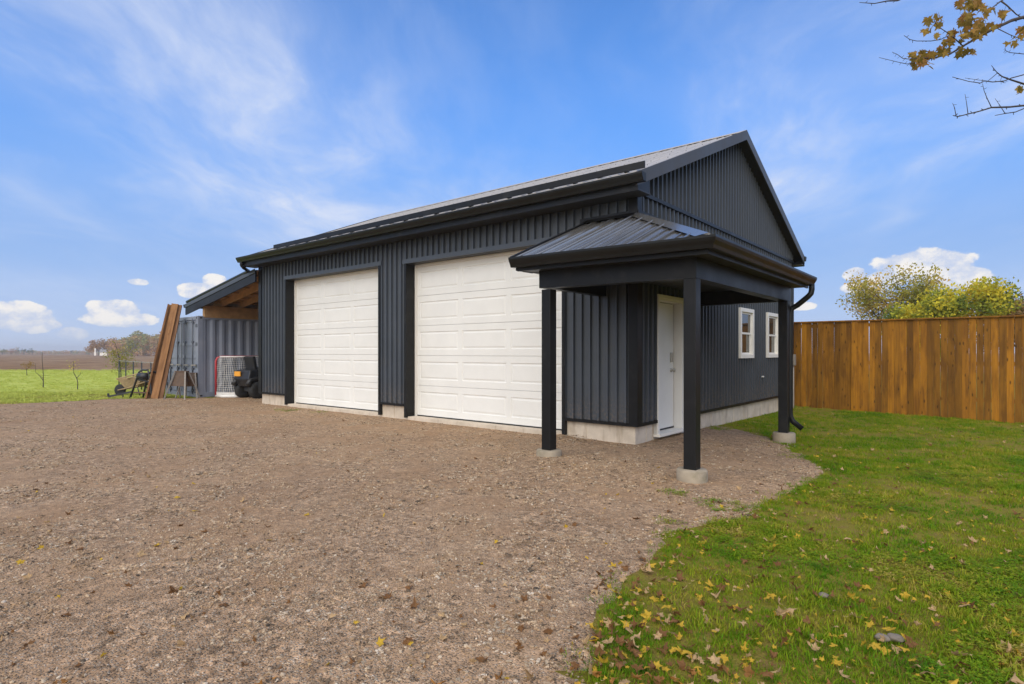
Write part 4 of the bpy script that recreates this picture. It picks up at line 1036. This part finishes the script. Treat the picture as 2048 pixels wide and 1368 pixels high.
def tree(name, base, trunk_h, length, r, depth, seed, leafmat, per, spread, size, label, lean=(0, 0), kids=(2, 3), group=None, splay=.55, cat='tree'):
    o = empty(name, base); tag(o, label, cat, group); rnd = random.Random(seed); mb = MB(); tips = []
    b = Vector(base); top = b + Vector((lean[0], lean[1], trunk_h)); mb.tube([b, b.lerp(top, .5) + Vector((.02, .01, 0)), top], [r*1.5, r*1.1, r], 8, False)
    for k in range(4):
        a = k*math.pi/2 + rnd.uniform(-.4, .4); grow(mb, top, Vector((math.cos(a)*splay, math.sin(a)*splay, 1)).normalized(), length, r*.6, depth, rnd, tips, splay, 0, kids)
    mb.raw('trunk', 'bark', o, True)
    leaf_cloud('crown', tips, per, spread, size, leafmat, o, seed)
    return o, tips
def gpt(xp, d, z=-.1): p = at(xp, HY, d); return Vector((p.x, p.y, z))
# behind the board fence
tree('deciduous_tree', gpt(1787, 34), 1.6, 1.75, .13, 3, 21, 'tree_olive', 20, .40, .085, 'olive-gold thinning tree with branches showing, left behind the fence', splay=.62, group='trees behind the board fence')
tree('deciduous_tree', gpt(1925, 30), 1.2, 1.42, .13, 3, 34, 'tree_yellow', 62, .42, .085, 'dense bright yellow tree behind the board fence', splay=.85, group='trees behind the board fence')
tree('deciduous_tree', gpt(2062, 30), 1.2, 1.25, .12, 3, 8, 'tree_rust', 36, .42, .085, 'rust-brown tree at the right edge behind the fence', splay=.8, group='trees behind the board fence')
# saplings on the left lawn
def sapling(xp, yp, shape, label, leaf=None, per=0, spread=.1, size=.03):
    d = CAMZ*FPX/(yp-HY); b = gpt(xp, d, 0); o = empty('sapling', b); tag(o, label, 'sapling', 'young trees on the far lawn'); mb = MB(); tips = []
    for poly, r0 in shape:
        pts = []
        for (a, c) in poly:
            q = at(a, c, d); pts.append(q + Vector((0, .05*math.sin(a), 0)))
        mb.tube(pts, [r0*.55*(1 - .7*i/(len(pts)-1)) for i in range(len(pts))], 5, False); tips += pts[1:]
    mb.raw('trunk', 'twig', o, True)
    if leaf: leaf_cloud('crown', tips if leaf[1] is None else [at(a, c, d) for a, c in leaf[1]], per, spread, size, leaf[0], o, int(xp))
sapling(53, 751, [([(53, 751), (53.5, 742), (54.5, 732)], .04), ([(53.5, 741), (51, 733)], .02), ([(53.5, 741), (60, 730)], .02)], 'small orange-leaved sapling near the field edge', ('tree_rust', [(51, 732), (56, 730), (60, 729), (55, 733)]), 26, .16, .05)
sapling(84, 776, [([(84, 776), (83.5, 762), (84, 745), (85, 722), (85, 705)], .035), ([(83, 761), (78, 752), (74, 744), (74, 727)], .024), ([(83.5, 757), (79, 748)], .012)], 'bare forked sapling on the left lawn')
sapling(152, 779, [([(152, 779), (152.5, 766), (154, 757), (150, 746), (148, 732), (145, 722)], .032), ([(154, 757), (160, 748), (163, 743)], .014), ([(155, 756), (162, 750), (167, 745)], .012)], 'sapling with a few yellow leaves right of the forked one', ('tree_yellow', [(147, 731), (145, 725), (149, 740)]), 14, .13, .03)
bush = []
rb = random.Random(4)
for k in range(15):
    y0 = rb.uniform(706, 752); s_ = rb.choice([-1, 1]); bush.append(([(243 + (y0-700)*.02, y0), (243 + s_*rb.uniform(4, 9), y0 - rb.uniform(4, 9)), (243 + s_*rb.uniform(10, 22), y0 - rb.uniform(6, 18))], .014))
sapling(242, 764, [([(242, 764), (242, 745), (239, 722), (233, 700), (227, 683)], .05)] + bush, 'thin olive-leaved young tree beside the wheelbarrow', ('tree_green', None), 24, .22, .042)

# ------------------------------------------------------------------ far countryside
def far_blob_tree(name, xp, d, w, h, mat, label, group=None, seed=0, cat='tree', n=26, trunk=True):
    b = gpt(xp, d, -.1); o = empty(name, b); tag(o, label, cat, group); r = random.Random(seed); cs = []
    for k in range(n):
        a = r.uniform(0, 6.28); q = math.sqrt(r.random())*w/2; z = h*(.30 + .66*r.random()*(1 - (q/(w/2))**2*.75)); cs.append((b.x+q*math.cos(a), b.y+q*math.sin(a), z))
    if trunk: MB().tube([b, (b.x, b.y, h*.6)], [w*.035, w*.02], 6).build('trunk', 'bark', o, True)
    leaf_cloud('crown', cs, 44, w*.095, w*.032, mat, o, seed); return o
far_blob_tree('deciduous_tree', 199, 285, 10, 8.3, 'tree_rust', 'round orange tree standing alone left of the wood', seed=3, n=60)
far_blob_tree('deciduous_tree', 178, 330, 3.5, 4.6, 'wood_far', 'small tree at the far left end of the wood', seed=5)
def wood():
    r = random.Random(12); cs = []; sz = []
    for k in range(420):
        xp = r.uniform(222, 520); d = r.uniform(270, 340); top = 702 - 37*(.55 + .45*sstep((xp-215)/90)) + r.uniform(-2, 6) + 4*math.sin(xp*.11) + 3*math.sin(xp*.27)
        ztop = CAMZ + d*(HY-top)/FPX*(d/300 if d < 300 else 1); z = ztop*math.sqrt(r.random())*.90; p = at(xp, HY, d); cs.append((p.x, p.y, max(1.2, z)))
    o = leaf_cloud('woodland', cs, 90, 1.5, .50, 'wood_far', None, 5); tag(o, 'hazy autumn wood beyond the ploughed field', 'woodland', kind='stuff')
wood()
for k, (xp, w, h, mat, nm, lb) in enumerate(((5, 10, 6, 'wood_far', 'deciduous_tree', 'low far tree at the left edge of the horizon'), (9, 4, 9, 'conifer', 'conifer_tree', 'thin far conifer nearest the left edge'), (22, 9, 7, 'wood_far', 'deciduous_tree', 'broad low far tree left of the tall pair'),
        (32, 6, 11, 'wood_far', 'deciduous_tree', 'far reddish tree, tallest but one on the left horizon'), (36, 4, 12, 'conifer', 'conifer_tree', 'tallest dark conifer on the left horizon'), (48, 6, 9.5, 'conifer', 'conifer_tree', 'dark far conifer left of the last pair'), (58, 5, 8.5, 'conifer', 'conifer_tree', 'first conifer of the pair ending the left tree line'), (65, 5, 9, 'conifer', 'conifer_tree', 'last conifer at the right end of the left tree line'), (144, 3.5, 6, 'conifer', 'conifer_tree', 'lone small tree on the horizon left of the wood'))):
    far_blob_tree(nm, xp, 420, w*.7, 1.2 + h*.42, mat, lb, 'trees on the far horizon', seed=50+k, n=16)
hd = leaf_cloud('hedge_line', [tuple(at(xp, 706 - random.random()*2.0, 600 + random.random()*60)) for xp in np.arange(-60, 560, 2.2)], 26, 1.6, .8, 'wood_far', None, 8); tag(hd, 'low hedge line along the far horizon', 'hedge', kind='stuff')
fh = empty('farm_building', gpt(206, 272, -.1)); tag(fh, 'long low pale farm building in front of the far wood', 'building')
def lf(a, d, z): p = at(a, HY, d); return (p.x, p.y, z)
mb = MB(); mb.loft([[lf(199, 270, -.1), lf(214, 270, -.1), lf(214, 276, -.1), lf(199, 276, -.1)], [lf(199, 270, 1.5), lf(214, 270, 1.5), lf(214, 276, 1.5), lf(199, 276, 1.5)]]); mb.build('wall', 'vinyl', fh)
mb = MB(); mb.loft([[lf(198.7, 269.7, 1.5), lf(214.3, 269.7, 1.5), lf(214.3, 276.3, 1.5), lf(198.7, 276.3, 1.5)], [lf(199, 272.9, 2.7), lf(214, 272.9, 2.7), lf(214, 273.1, 2.7), lf(199, 273.1, 2.7)]]); mb.build('roof', 'grey_metal', fh)
MB().loft([[lf(188, 280, -.1), lf(192, 280, -.1), lf(192, 286, -.1), lf(188, 286, -.1)], [lf(188, 280, 3.4), lf(192, 280, 3.4), lf(192, 286, 3.4), lf(188, 286, 3.4)]]).build('shed_wing', 'vinyl', fh)

# ------------------------------------------------------------------ maple whose branches hang into the frame
def maple():
    D0 = 6.8
    tb = Vector(cam2(10.2, 7.6) + (-.05,)); o = empty('maple_tree', tb); tag(o, 'maple with sparse golden leaves, branches hanging in at the top right', 'tree')
    MB().tube([tb, tb + Vector((.05, .02, 1.5)), tb + Vector((-.05, .06, 4.2)), tb + Vector((.1, .1, 7.0)), tb + Vector((.2, .2, 9.5))], [.34, .26, .21, .14, .05], 12).build('trunk', 'bark', o, True)
    def pl(lst, d0, d1): n = len(lst); return [at(a, b, d0 + (d1-d0)*i/(n-1)) for i, (a, b) in enumerate(lst)]
    tk = tb + Vector((0, .05, 4.0))
    def br(name, pts, r0, r1, pre=None):
        if pre is not None: pts = [pre, pre.lerp(pts[0], .5) + Vector((0, 0, .25))] + pts; rs = [.09, .055] + [r0 + (r1-r0)*i/(len(pts)-3) for i in range(len(pts)-2)]
        else: rs = [r0 + (r1-r0)*i/(len(pts)-1) for i in range(len(pts))]
        mb = MB(); mb.tube(pts, rs, 6); rnd = random.Random(len(pts))
        for k in range(1 if pre is None else 2, len(pts)-1):      # buds and short spurs
            for t in (.2, .6):
                p = pts[k].lerp(pts[k+1], t); q = Vector((rnd.gauss(0, 1), rnd.gauss(0, 1), rnd.gauss(0, 1))).normalized(); mb.tube([p, p + q*.03], [r1*1.1, r1*.9], 4)
        return mb.build(name, 'twig', o, True)
    br('branch', pl([(2048, 34), (2023, 41), (1985, 59), (1957, 74), (1928, 91), (1900, 108), (1871, 115), (1837, 117)], 7.2, 6.6), .022, .006, tk)
    br('branch', pl([(2048, 168), (2023, 160), (2004, 153), (1993, 144), (1983, 131)], 7.0, 6.7), .011, .003, tk + Vector((0, 0, -.6)))
    br('branch', pl([(2048, 211), (2019, 214), (1983, 215), (1957, 223), (1936, 228), (1917, 233), (1906, 231)], 6.6, 6.1), .011, .004, tk + Vector((0, 0, -.9)))
    br('branch', pl([(2075, -30), (2042, -22), (2002, 2), (1985, 15), (1966, 27)], 7.4, 7.0), .014, .004, tk + Vector((0, 0, .8)))
    br('branch', pl([(2075, -60), (1990, -50), (1860, -25), (1795, 1), (1774, 2), (1749, 7), (1719, 5)], 7.4, 6.8), .016, .003, tk + Vector((0, 0, 1.1)))
    for lst, d0, d1, r in (([(1837, 120), (1825, 126), (1814, 128), (1795, 124), (1758, 115)], 6.6, 6.5, .005), ([(1837, 117), (1816, 118), (1806, 117), (1795, 109), (1784, 104)], 6.6, 6.7, .005),
            ([(1925, 91), (1900, 70), (1881, 79), (1862, 82), (1833, 82), (1820, 79), (1808, 71)], 6.8, 6.7, .006), ([(1957, 74), (1953, 49), (1941, 27), (1932, 4), (1925, -10)], 6.9, 7.2, .008),
            ([(1926, 92), (1902, 70), (1882, 57), (1871, 47), (1868, 40)], 6.8, 6.6, .006), ([(2002, 2), (2014, 11), (2033, 29), (2046, 36)], 7.2, 7.2, .010), ([(1993, 56), (2019, 69), (2038, 77), (2055, 83)], 7.0, 6.7, .006),
            ([(2065, 110), (2048, 108), (2019, 105), (2011, 101), (2010, 95)], 6.8, 6.7, .005), ([(2060, 146), (2023, 156), (2008, 162), (1985, 164), (1970, 162), (1960, 166), (1938, 163), (1905, 154)], 6.9, 6.4, .007),
            ([(1995, 146), (1976, 162), (1957, 160), (1930, 156)], 6.8, 6.5, .004), ([(1983, 215), (1974, 196), (1968, 181), (1965, 167)], 6.35, 6.3, .005), ([(1936, 228), (1933, 205), (1930, 188)], 6.2, 6.2, .004),
            ([(1912, 231), (1909, 215), (1905, 206)], 6.1, 6.1, .004), ([(2065, 210), (2031, 224), (2010, 227), (1990, 231)], 6.5, 6.3, .007), ([(2010, 227), (2000, 211), (1990, 197)], 6.4, 6.4, .004),
            ([(2003, 50), (2004, 35), (2012, 12)], 7.0, 7.1, .004), ([(2004, 153), (2000, 163), (2010, 166), (2015, 158)], 6.8, 6.7, .003)):
        br('twig', pl(lst, d0, d1), r, r*.45)
    r = random.Random(17)
    for cx_, cy_, rx, ry, n in ((1846, 112, 26, 15, 34), (1842, 126, 20, 10, 14), (1952, 55, 26, 20, 42), (1935, 40, 18, 16, 14), (1932, 10, 20, 12, 18), (1950, 5, 18, 10, 16), (1976, 22, 14, 10, 14), (1895, 80, 12, 8, 12), (1885, 102, 14, 7, 12), (1858, 42, 6, 7, 5),
            (1875, 33, 8, 4, 6), (1854, 60, 6, 5, 4), (1869, 70, 4, 4, 2), (1905, 62, 6, 5, 4), (1880, 45, 10, 8, 5), (1920, 105, 6, 12, 6), (1948, 108, 3, 8, 3), (1937, 100, 5, 5, 3), (2000, 32, 8, 8, 7), (2042, 62, 8, 9, 9), (2025, 82, 12, 6, 6), (2043, 178, 7, 3, 4), (1985, 50, 8, 6, 5), (1925, 74, 8, 8, 7)):
        for k in range(int(n*1.08)):
            a = r.uniform(0, 6.28); q = math.sqrt(r.random()); p = at(cx_ + rx*q*math.cos(a), cy_ + ry*q*math.sin(a), r.uniform(6.45, 7.05))
            lo = link('leaf', LEAFM['leaf_branch'][r.randrange(5)], o, p); s_ = r.uniform(.10, .17); lo.scale = (s_, s_, s_)
            lo.rotation_euler = (R(180) + r.gauss(0, .7), r.gauss(0, .7), r.uniform(0, 6.28)) if r.random() < .4 else (R(-95) + r.gauss(0, .5), r.gauss(0, .6), r.uniform(0, 6.28))
maple()

# ------------------------------------------------------------------ instanced stuff: grass, pebbles
def instancer(name, P, Rt, S, I, protos, label, cat):
    pc = bpy.data.collections.new(name + '_kinds')
    for q in protos: pc.objects.link(q)
    me = bpy.data.meshes.new(name); me.vertices.add(len(P)); me.vertices.foreach_set('co', np.asarray(P, np.float32).ravel())
    a = me.attributes.new('rot', 'FLOAT_VECTOR', 'POINT'); a.data.foreach_set('vector', np.asarray(Rt, np.float32).ravel())
    a = me.attributes.new('scl', 'FLOAT', 'POINT'); a.data.foreach_set('value', np.asarray(S, np.float32))
    a = me.attributes.new('idx', 'INT', 'POINT'); a.data.foreach_set('value', np.asarray(I, np.int32)); me.update()
    o = bpy.data.objects.new(name, me); COL.objects.link(o); tag(o, label, cat, kind='stuff')
    ng = bpy.data.node_groups.new(name, 'GeometryNodeTree'); ng.interface.new_socket('Geometry', in_out='INPUT', socket_type='NodeSocketGeometry'); ng.interface.new_socket('Geometry', in_out='OUTPUT', socket_type='NodeSocketGeometry')
    n = ng.nodes; gi, go = n.new('NodeGroupInput'), n.new('NodeGroupOutput'); ip = n.new('GeometryNodeInstanceOnPoints'); ci = n.new('GeometryNodeCollectionInfo')
    ci.inputs['Collection'].default_value = pc; ci.inputs['Separate Children'].default_value = True; ci.inputs['Reset Children'].default_value = True; ip.inputs['Pick Instance'].default_value = True
    def na(t, k): q = n.new('GeometryNodeInputNamedAttribute'); q.data_type = t; q.inputs['Name'].default_value = k; return q.outputs[0]
    L = ng.links; L.new(gi.outputs[0], ip.inputs['Points']); L.new(ci.outputs[0], ip.inputs['Instance']); L.new(na('INT', 'idx'), ip.inputs['Instance Index']); L.new(na('FLOAT_VECTOR', 'rot'), ip.inputs['Rotation']); L.new(na('FLOAT', 'scl'), ip.inputs['Scale']); L.new(ip.outputs[0], go.inputs[0])
    o.modifiers.new('scatter', 'NODES').node_group = ng
    return o
def proto(name, V, F, mat, smooth=False):
    me = bpy.data.meshes.new(name); me.from_pydata(V, [], F); me.materials.append(M[mat])
    if smooth:
        for q in me.polygons: q.use_smooth = True
    return bpy.data.objects.new(name, me)
def tuft(seed, n, rad, hmin, hmax, w):
    r = random.Random(seed); V = []; F = []
    for k in range(n):
        a = r.uniform(0, 6.28); q = math.sqrt(r.random())*rad; x, y = q*math.cos(a), q*math.sin(a); h = r.uniform(hmin, hmax); b = r.uniform(0, 6.28); ln = r.uniform(.15, .9)*h; ww = w*r.uniform(.7, 1.2)
        dx, dy = math.cos(b), math.sin(b); px_, py_ = -dy*ww/2, dx*ww/2; B = len(V)
        for t, wd in ((0, 1), (.5, .85), (1, .0)):
            cx_, cy_, cz = x + dx*ln*t*t, y + dy*ln*t*t, h*(t - .18*t*t*ln/h)
            if wd: V += [(cx_-px_*wd, cy_-py_*wd, cz), (cx_+px_*wd, cy_+py_*wd, cz)]
            else: V.append((cx_, cy_, cz))
        F += [(B, B+1, B+3, B+2), (B+2, B+3, B+4)]
    return V, F
def clover(seed, n, rad, s):
    r = random.Random(seed); V = []; F = []
    for k in range(n):
        a = r.uniform(0, 6.28); q = math.sqrt(r.random())*rad; x, y, z = q*math.cos(a), q*math.sin(a), r.uniform(.012, .035); t0 = r.uniform(0, 6.28)
        for j in range(3):
            t = t0 + j*2.094; B = len(V); ux, uy = math.cos(t), math.sin(t); vx, vy = -uy, ux; s_ = s*r.uniform(.8, 1.2); tz = r.uniform(-.3, .5)
            V += [(x, y, z), (x+(ux*.6+vx*.5)*s_, y+(uy*.6+vy*.5)*s_, z+tz*s_*.6), (x+ux*1.1*s_, y+uy*1.1*s_, z+tz*s_), (x+(ux*.6-vx*.5)*s_, y+(uy*.6-vy*.5)*s_, z+tz*s_*.6)]; F.append((B, B+1, B+2, B+3))
    return V, F
def scatter(dmin, dmax, lmin, lmax, dens, keep):
    n = int((dmax-dmin)*(lmax-lmin)*dens); dp = RNG.uniform(dmin, dmax, n); lt = RNG.uniform(lmin, lmax, n)
    k = (np.abs(lt) < dp*.92 + 1.6); dp, lt = dp[k], lt[k]; X = CAMX + RGT[0]*lt + FWD[0]*dp; Y = CAMY + RGT[1]*lt + FWD[1]*dp; k = keep(X, Y); return X[k], Y[k], dp[k]
def not_yard(X, Y):
    k = ~in_poly_np(X, Y, EDGE); k &= ~((X > BX0-.0) & (X < .05) & (Y > 0) & (Y < W)); k &= ~((X > CX0) & (X < CX1) & (Y > CY0) & (Y < CY1)); return k
def on_yard(X, Y): return in_poly_np(X, Y, EDGE)
GZ = np.vectorize(gz)
def build_grass():
    protos = []
    for s in range(5): protos.append(proto('grass_a%d' % s, *tuft(s, 18, .045, .010, .034, .0036), 'grass'))
    for s in range(3): protos.append(proto('grass_b%d' % s, *clover(30+s, 13, .05, .009), 'grass'))
    for s in range(3): protos.append(proto('grass_c%d' % s, *tuft(60+s, 22, .10, .02, .050, .010), 'grass_far' if s < 3 else 'grass'))
    P, S, I = [], [], []
    for dmin, dmax, l0, l1, dens, kinds, sc in ((1.6, 4.5, -.5, 6, 820, (0, 1, 2, 3, 4), (.8, 1.2)), (4.5, 8, 0, 9.5, 470, (0, 1, 2, 3, 4), (.9, 1.4)), (8, 17, 2, 17, 170, (0, 1, 2, 3, 4), (1.1, 1.9)),
                                         (12, 20, -20, -6, 130, (8, 9, 10), (.8, 1.3)), (20, 46, -42, -3, 18, (8, 9, 10), (.8, 1.3))):
        X, Y, dp = scatter(dmin, dmax, l0, l1, dens, not_yard); k = Y < FY - .03 if l0 >= -1 else np.ones(len(X), bool); X, Y = X[k], Y[k]
        patch = np.array([mnoise.noise((x*.8, y*.8, 4)) for x, y in zip(X, Y)])
        ii = RNG.choice(kinds, len(X)); near = (dmin < 8) & (patch > .12) & (RNG.random(len(X)) < .55) if dmin < 8 else np.zeros(len(X), bool)
        ii = np.where(near, RNG.integers(5, 8, len(X)), ii)
        thin = (RNG.random(len(X)) < np.clip(.86 + patch*1.9, .16, 1)); X, Y, ii = X[thin], Y[thin], ii[thin]
        P.append(np.stack([X, Y, GZ(X, Y)], 1)); S.append(RNG.uniform(*sc, len(X))); I.append(ii)
    X, Y, dp = scatter(1.6, 10, -.5, 11, 150, not_yard); k = (Y < FY - .05) & np.array([mnoise.noise((x*1.6, y*1.6, 21)) + .6*mnoise.noise((x*5, y*5, 2)) > .16 for x, y in zip(X, Y)]); X, Y = X[k], Y[k]
    P.append(np.stack([X, Y, GZ(X, Y)], 1)); S.append(RNG.uniform(1.3, 2.1, len(X))); I.append(RNG.integers(0, 5, len(X)))
    # weeds creeping into the gravel edge and by the doors
    for (x0, y0, r_, n) in ((2.05, -2.3, .22, 60), (1.55, -2.15, .15, 26), (-8.6, -.55, .35, 50), (-7.6, -.35, .2, 20), (.15, 2.75, .25, 60), (1.9, -3.1, .12, 18), (1.9, .9, .2, 20), (-14.5, -.35, .3, 60), (-15.2, -.9, .5, 120), (-13.9, .0, .15, 20)):
        a = RNG.uniform(0, 6.28, n); q = np.sqrt(RNG.random(n))*r_; X, Y = x0+q*np.cos(a), y0+q*np.sin(a); P.append(np.stack([X, Y, GZ(X, Y)+.008], 1)); S.append(RNG.uniform(.6, 1.2, n)); I.append(RNG.integers(0, 8, n))
    ee = np.array([q for q in EDGE if q[0] > 1.0 and -8 < q[1] < 3.2]); ee = np.repeat(ee, 9, 0); ee = ee + RNG.normal(0, .07, ee.shape); kk = [mnoise.noise((x*2.2, y*2.2, 6)) > -.12 for x, y in ee]; ee = ee[kk]
    P.append(np.stack([ee[:, 0], ee[:, 1], GZ(ee[:, 0], ee[:, 1]) + .006], 1)); S.append(RNG.uniform(.5, 1.15, len(ee))); I.append(RNG.integers(0, 5, len(ee)))
    P, S, I = np.concatenate(P), np.concatenate(S), np.concatenate(I); Rt = np.zeros((len(P), 3)); Rt[:, 2] = RNG.uniform(0, 6.28, len(P)); Rt[:, :2] = RNG.normal(0, .12, (len(P), 2))
    instancer('lawn_grass', P, Rt, S, I, protos, 'short autumn grass and clover covering the lawn', 'grass'); return len(P)
def build_pebbles():
    protos = []
    bm = bmesh.new(); bmesh.ops.create_icosphere(bm, subdivisions=1, radius=1); IV = [v.co.copy() for v in bm.verts]; IF = [tuple(v.index for v in f.verts) for f in bm.faces]; bm.free()
    for s in range(8):
        r = random.Random(100+s); V = []; F = []
        for k in range(17):
            rad = .0035 + .0078*r.random()**2.8; a = r.uniform(0, 6.28); q = math.sqrt(r.random())*.085; c = Vector((q*math.cos(a), q*math.sin(a), rad*.15)); m = Euler((r.uniform(0, 6), r.uniform(-.4, .4), r.uniform(0, 6))).to_matrix(); sc = Vector((r.uniform(.8, 1.4), r.uniform(.7, 1.1), r.uniform(.45, .7))); B = len(V); me_ = Euler((r.gauss(0, .2), r.gauss(0, .2), r.uniform(0, 6.28))).to_matrix()
            for v in IV:
                w_ = v*(1 + .28*mnoise.noise((v.x*1.7+k*3, v.y*1.7+s*5, v.z*1.7))); w_ = Vector((w_.x*sc.x, w_.y*sc.y, w_.z*sc.z)); V.append(tuple(c + (me_ @ w_)*rad))
            F += [tuple(i+B for i in f) for f in IF]
        protos.append(proto('pebble_%d' % s, V, F, 'pebble'))
    P, S, I = [], [], []
    for dmin, dmax, l0, l1, dens, sc in ((1.5, 4.5, -6, 4, 190, (.65, 1.2)), (4.5, 9, -10, 6, 90, (.75, 1.35)), (9, 19, -18, 5, 26, (1.0, 1.6))):
        X, Y, dp = scatter(dmin, dmax, l0, l1, dens, on_yard); pt = np.array([mnoise.noise((x*1.1, y*1.1, 14)) + .6*mnoise.noise((x*3, y*3, 4)) for x, y in zip(X, Y)]); k = RNG.random(len(X)) < np.clip(.58 + pt*1.25, .06, 1); X, Y = X[k], Y[k]
        P.append(np.stack([X, Y, [gravel_z(x, y) for x, y in zip(X, Y)]], 1)); S.append(RNG.uniform(*sc, len(X))); I.append(RNG.integers(0, 8, len(X)))
    P, S, I = np.concatenate(P), np.concatenate(S), np.concatenate(I); Rt = np.zeros((len(P), 3)); Rt[:, 2] = RNG.uniform(0, 6.28, len(P))
    instancer('gravel_stones', P, Rt, S, I, protos, 'loose mixed gravel stones strewn over the yard', 'gravel'); return len(P)
print('GRASS', build_grass(), 'PEBBLES', build_pebbles())

# ------------------------------------------------------------------ fallen leaves
def fallen():
    r = random.Random(77); cand = []
    def px_ground(xp, yp): d = CAMZ*FPX/(yp-HY); p = at(xp, HY, d); return p.x, p.y, d
    for k in range(11500):
        yp = 812 + 620*r.random()**1.15; xp = r.uniform(-150, 2200)
        x, y, d = px_ground(xp, yp); ins = in_poly(x, y, YARD)
        if (BX0-.1 < x < .1 and -.02 < y < W) or y > FY - .1 or (CX0-.1 < x < CX1+.1 and CY0-.1 < y < CY1): continue
        ed_ = edge_dist(x, y)
        if ins: pr_ = .05 + .8*math.exp(-ed_/.14)*(x > 1)*(mnoise.noise((x*1.7, y*1.7, 3)) > -.15) + (.10 if (-9.5 < x < -6 and -2 < y < -.3) else 0)
        else: pr_ = .26 + .6*math.exp(-ed_/.28) if x > 0 else .10 + .6*math.exp(-ed_/.5)
        if r.random() > pr_: continue
        t = r.random()
        if ins: kind = 'leaf_brown' if t < .5 else ('leaf_tan' if t < .8 else 'leaf_yellow')
        elif ed_ < .3 and x > 1: kind = 'leaf_brown' if t < .45 else ('leaf_tan' if t < .7 else 'leaf_yellow')
        else: kind = 'leaf_tan' if t < .30 else ('leaf_yellow' if t < .66 else 'leaf_brown')
        cand.append((d, x, y, ins, kind, ed_))
    cand.sort(); names = {('leaf_yellow', False): 'fallen yellow maple leaf lying on the lawn grass', ('leaf_tan', False): 'fallen pale tan curled maple leaf lying on the lawn grass', ('leaf_brown', False): 'fallen dark brown maple leaf lying on the lawn grass',
             ('leaf_yellow', True): 'fallen yellow maple leaf lying on the gravel yard', ('leaf_tan', True): 'fallen pale tan curled maple leaf lying on the gravel yard', ('leaf_brown', True): 'fallen dark brown maple leaf lying on the gravel yard'}
    restV, restF = {}, {}
    for i, (d, x, y, ins, kind, ed_) in enumerate(cand):
        me = LEAFM[kind][r.randrange(5)]; s_ = .03 + .07*r.random()**1.7; z = (gravel_z(x, y) + .004) if ins else gz(x, y) + r.uniform(.012, .030)
        e = Euler((r.gauss(0, .5), r.gauss(0, .5), r.uniform(0, 6.28))) if r.random() < .75 else Euler((R(180) + r.gauss(0, .3), r.gauss(0, .3), r.uniform(0, 6.28)))
        zoff = .012*(1 if abs(e.x) > 1.5 else 0)
        if i < 300:
            o = link('fallen_leaf', me); o.location = (x, y, z + zoff); o.rotation_euler = e; o.scale = (s_, s_, s_)
            tag(o, names[(kind, ins)], 'leaf', ('yellow' if kind == 'leaf_yellow' else 'tan' if kind == 'leaf_tan' else 'brown') + ' leaves fallen on the ' + ('gravel' if ins else 'lawn'))
        else:
            mt = Matrix.Translation((x, y, z + zoff)) @ e.to_matrix().to_4x4() @ Matrix.Diagonal((s_, s_, s_, 1)); V = restV.setdefault(kind, []); F = restF.setdefault(kind, []); B = len(V)
            V += [tuple(mt @ v.co) for v in me.vertices]; F += [tuple(j+B for j in p.vertices) for p in me.polygons]
    for kind in restV:
        mb = MB(); mb.add(restV[kind], restF[kind]); o = mb.raw('leaf_litter', kind); tag(o, {'leaf_yellow': 'scattered yellow fallen leaves farther off', 'leaf_tan': 'scattered pale tan fallen leaves farther off', 'leaf_brown': 'scattered brown fallen leaves farther off'}[kind], 'leaves', kind='stuff')
    print('LEAVES', len(cand))
fallen()
# stones lying in the grass
for (xp, yp, s_, lb) in ((1765, 1264, .034, 'left of the two grey stones lying side by side in the lawn'), (1791, 1264, .036, 'right of the two grey stones lying side by side in the lawn'), (1648, 1178, .028, 'small grey stone lying in the lawn grass farther back')):
    d = CAMZ*FPX/(yp-HY); p = at(xp, HY, d); bm = bmesh.new(); bmesh.ops.create_icosphere(bm, subdivisions=3, radius=1)
    for v in bm.verts: v.co *= 1 + .25*mnoise.noise(v.co*1.3 + Vector((xp, 0, 0))); v.co = Vector((v.co.x*s_, v.co.y*s_*.8, v.co.z*s_*.5))
    me = bpy.data.meshes.new('stone'); bm.to_mesh(me); bm.free(); me.materials.append(M['stone'])
    for q in me.polygons: q.use_smooth = True
    o = link('stone', me); o.location = (p.x, p.y, gz(p.x, p.y) + .02); tag(o, lb, 'stone', 'grey stones in the lawn')

# ------------------------------------------------------------------ haze
def haze():
    S = 1750; cs = [cam2(-S, -320), cam2(S, -320), cam2(S, S), cam2(-S, S)]; mb = MB()
    mb.loft([[(x, y, -1.1) for x, y in cs], [(x, y, 18) for x, y in cs]]); o = mb.build('haze', None); tag(o, 'thin pale haze over the far fields', 'haze', kind='stuff')
    m = bpy.data.materials.new('haze_air'); m.use_nodes = True; t = m.node_tree; t.nodes.clear(); v = t.nodes.new('ShaderNodeVolumePrincipled'); v.inputs['Color'].default_value = (.95, .95, .97, 1); v.inputs['Density'].default_value = .0006; v.inputs['Anisotropy'].default_value = .2
    ou = t.nodes.new('ShaderNodeOutputMaterial'); t.links.new(v.outputs[0], ou.inputs['Volume']); o.data.materials.append(m); m.cycles.homogeneous_volume = True if hasattr(m.cycles, 'homogeneous_volume') else None
haze()
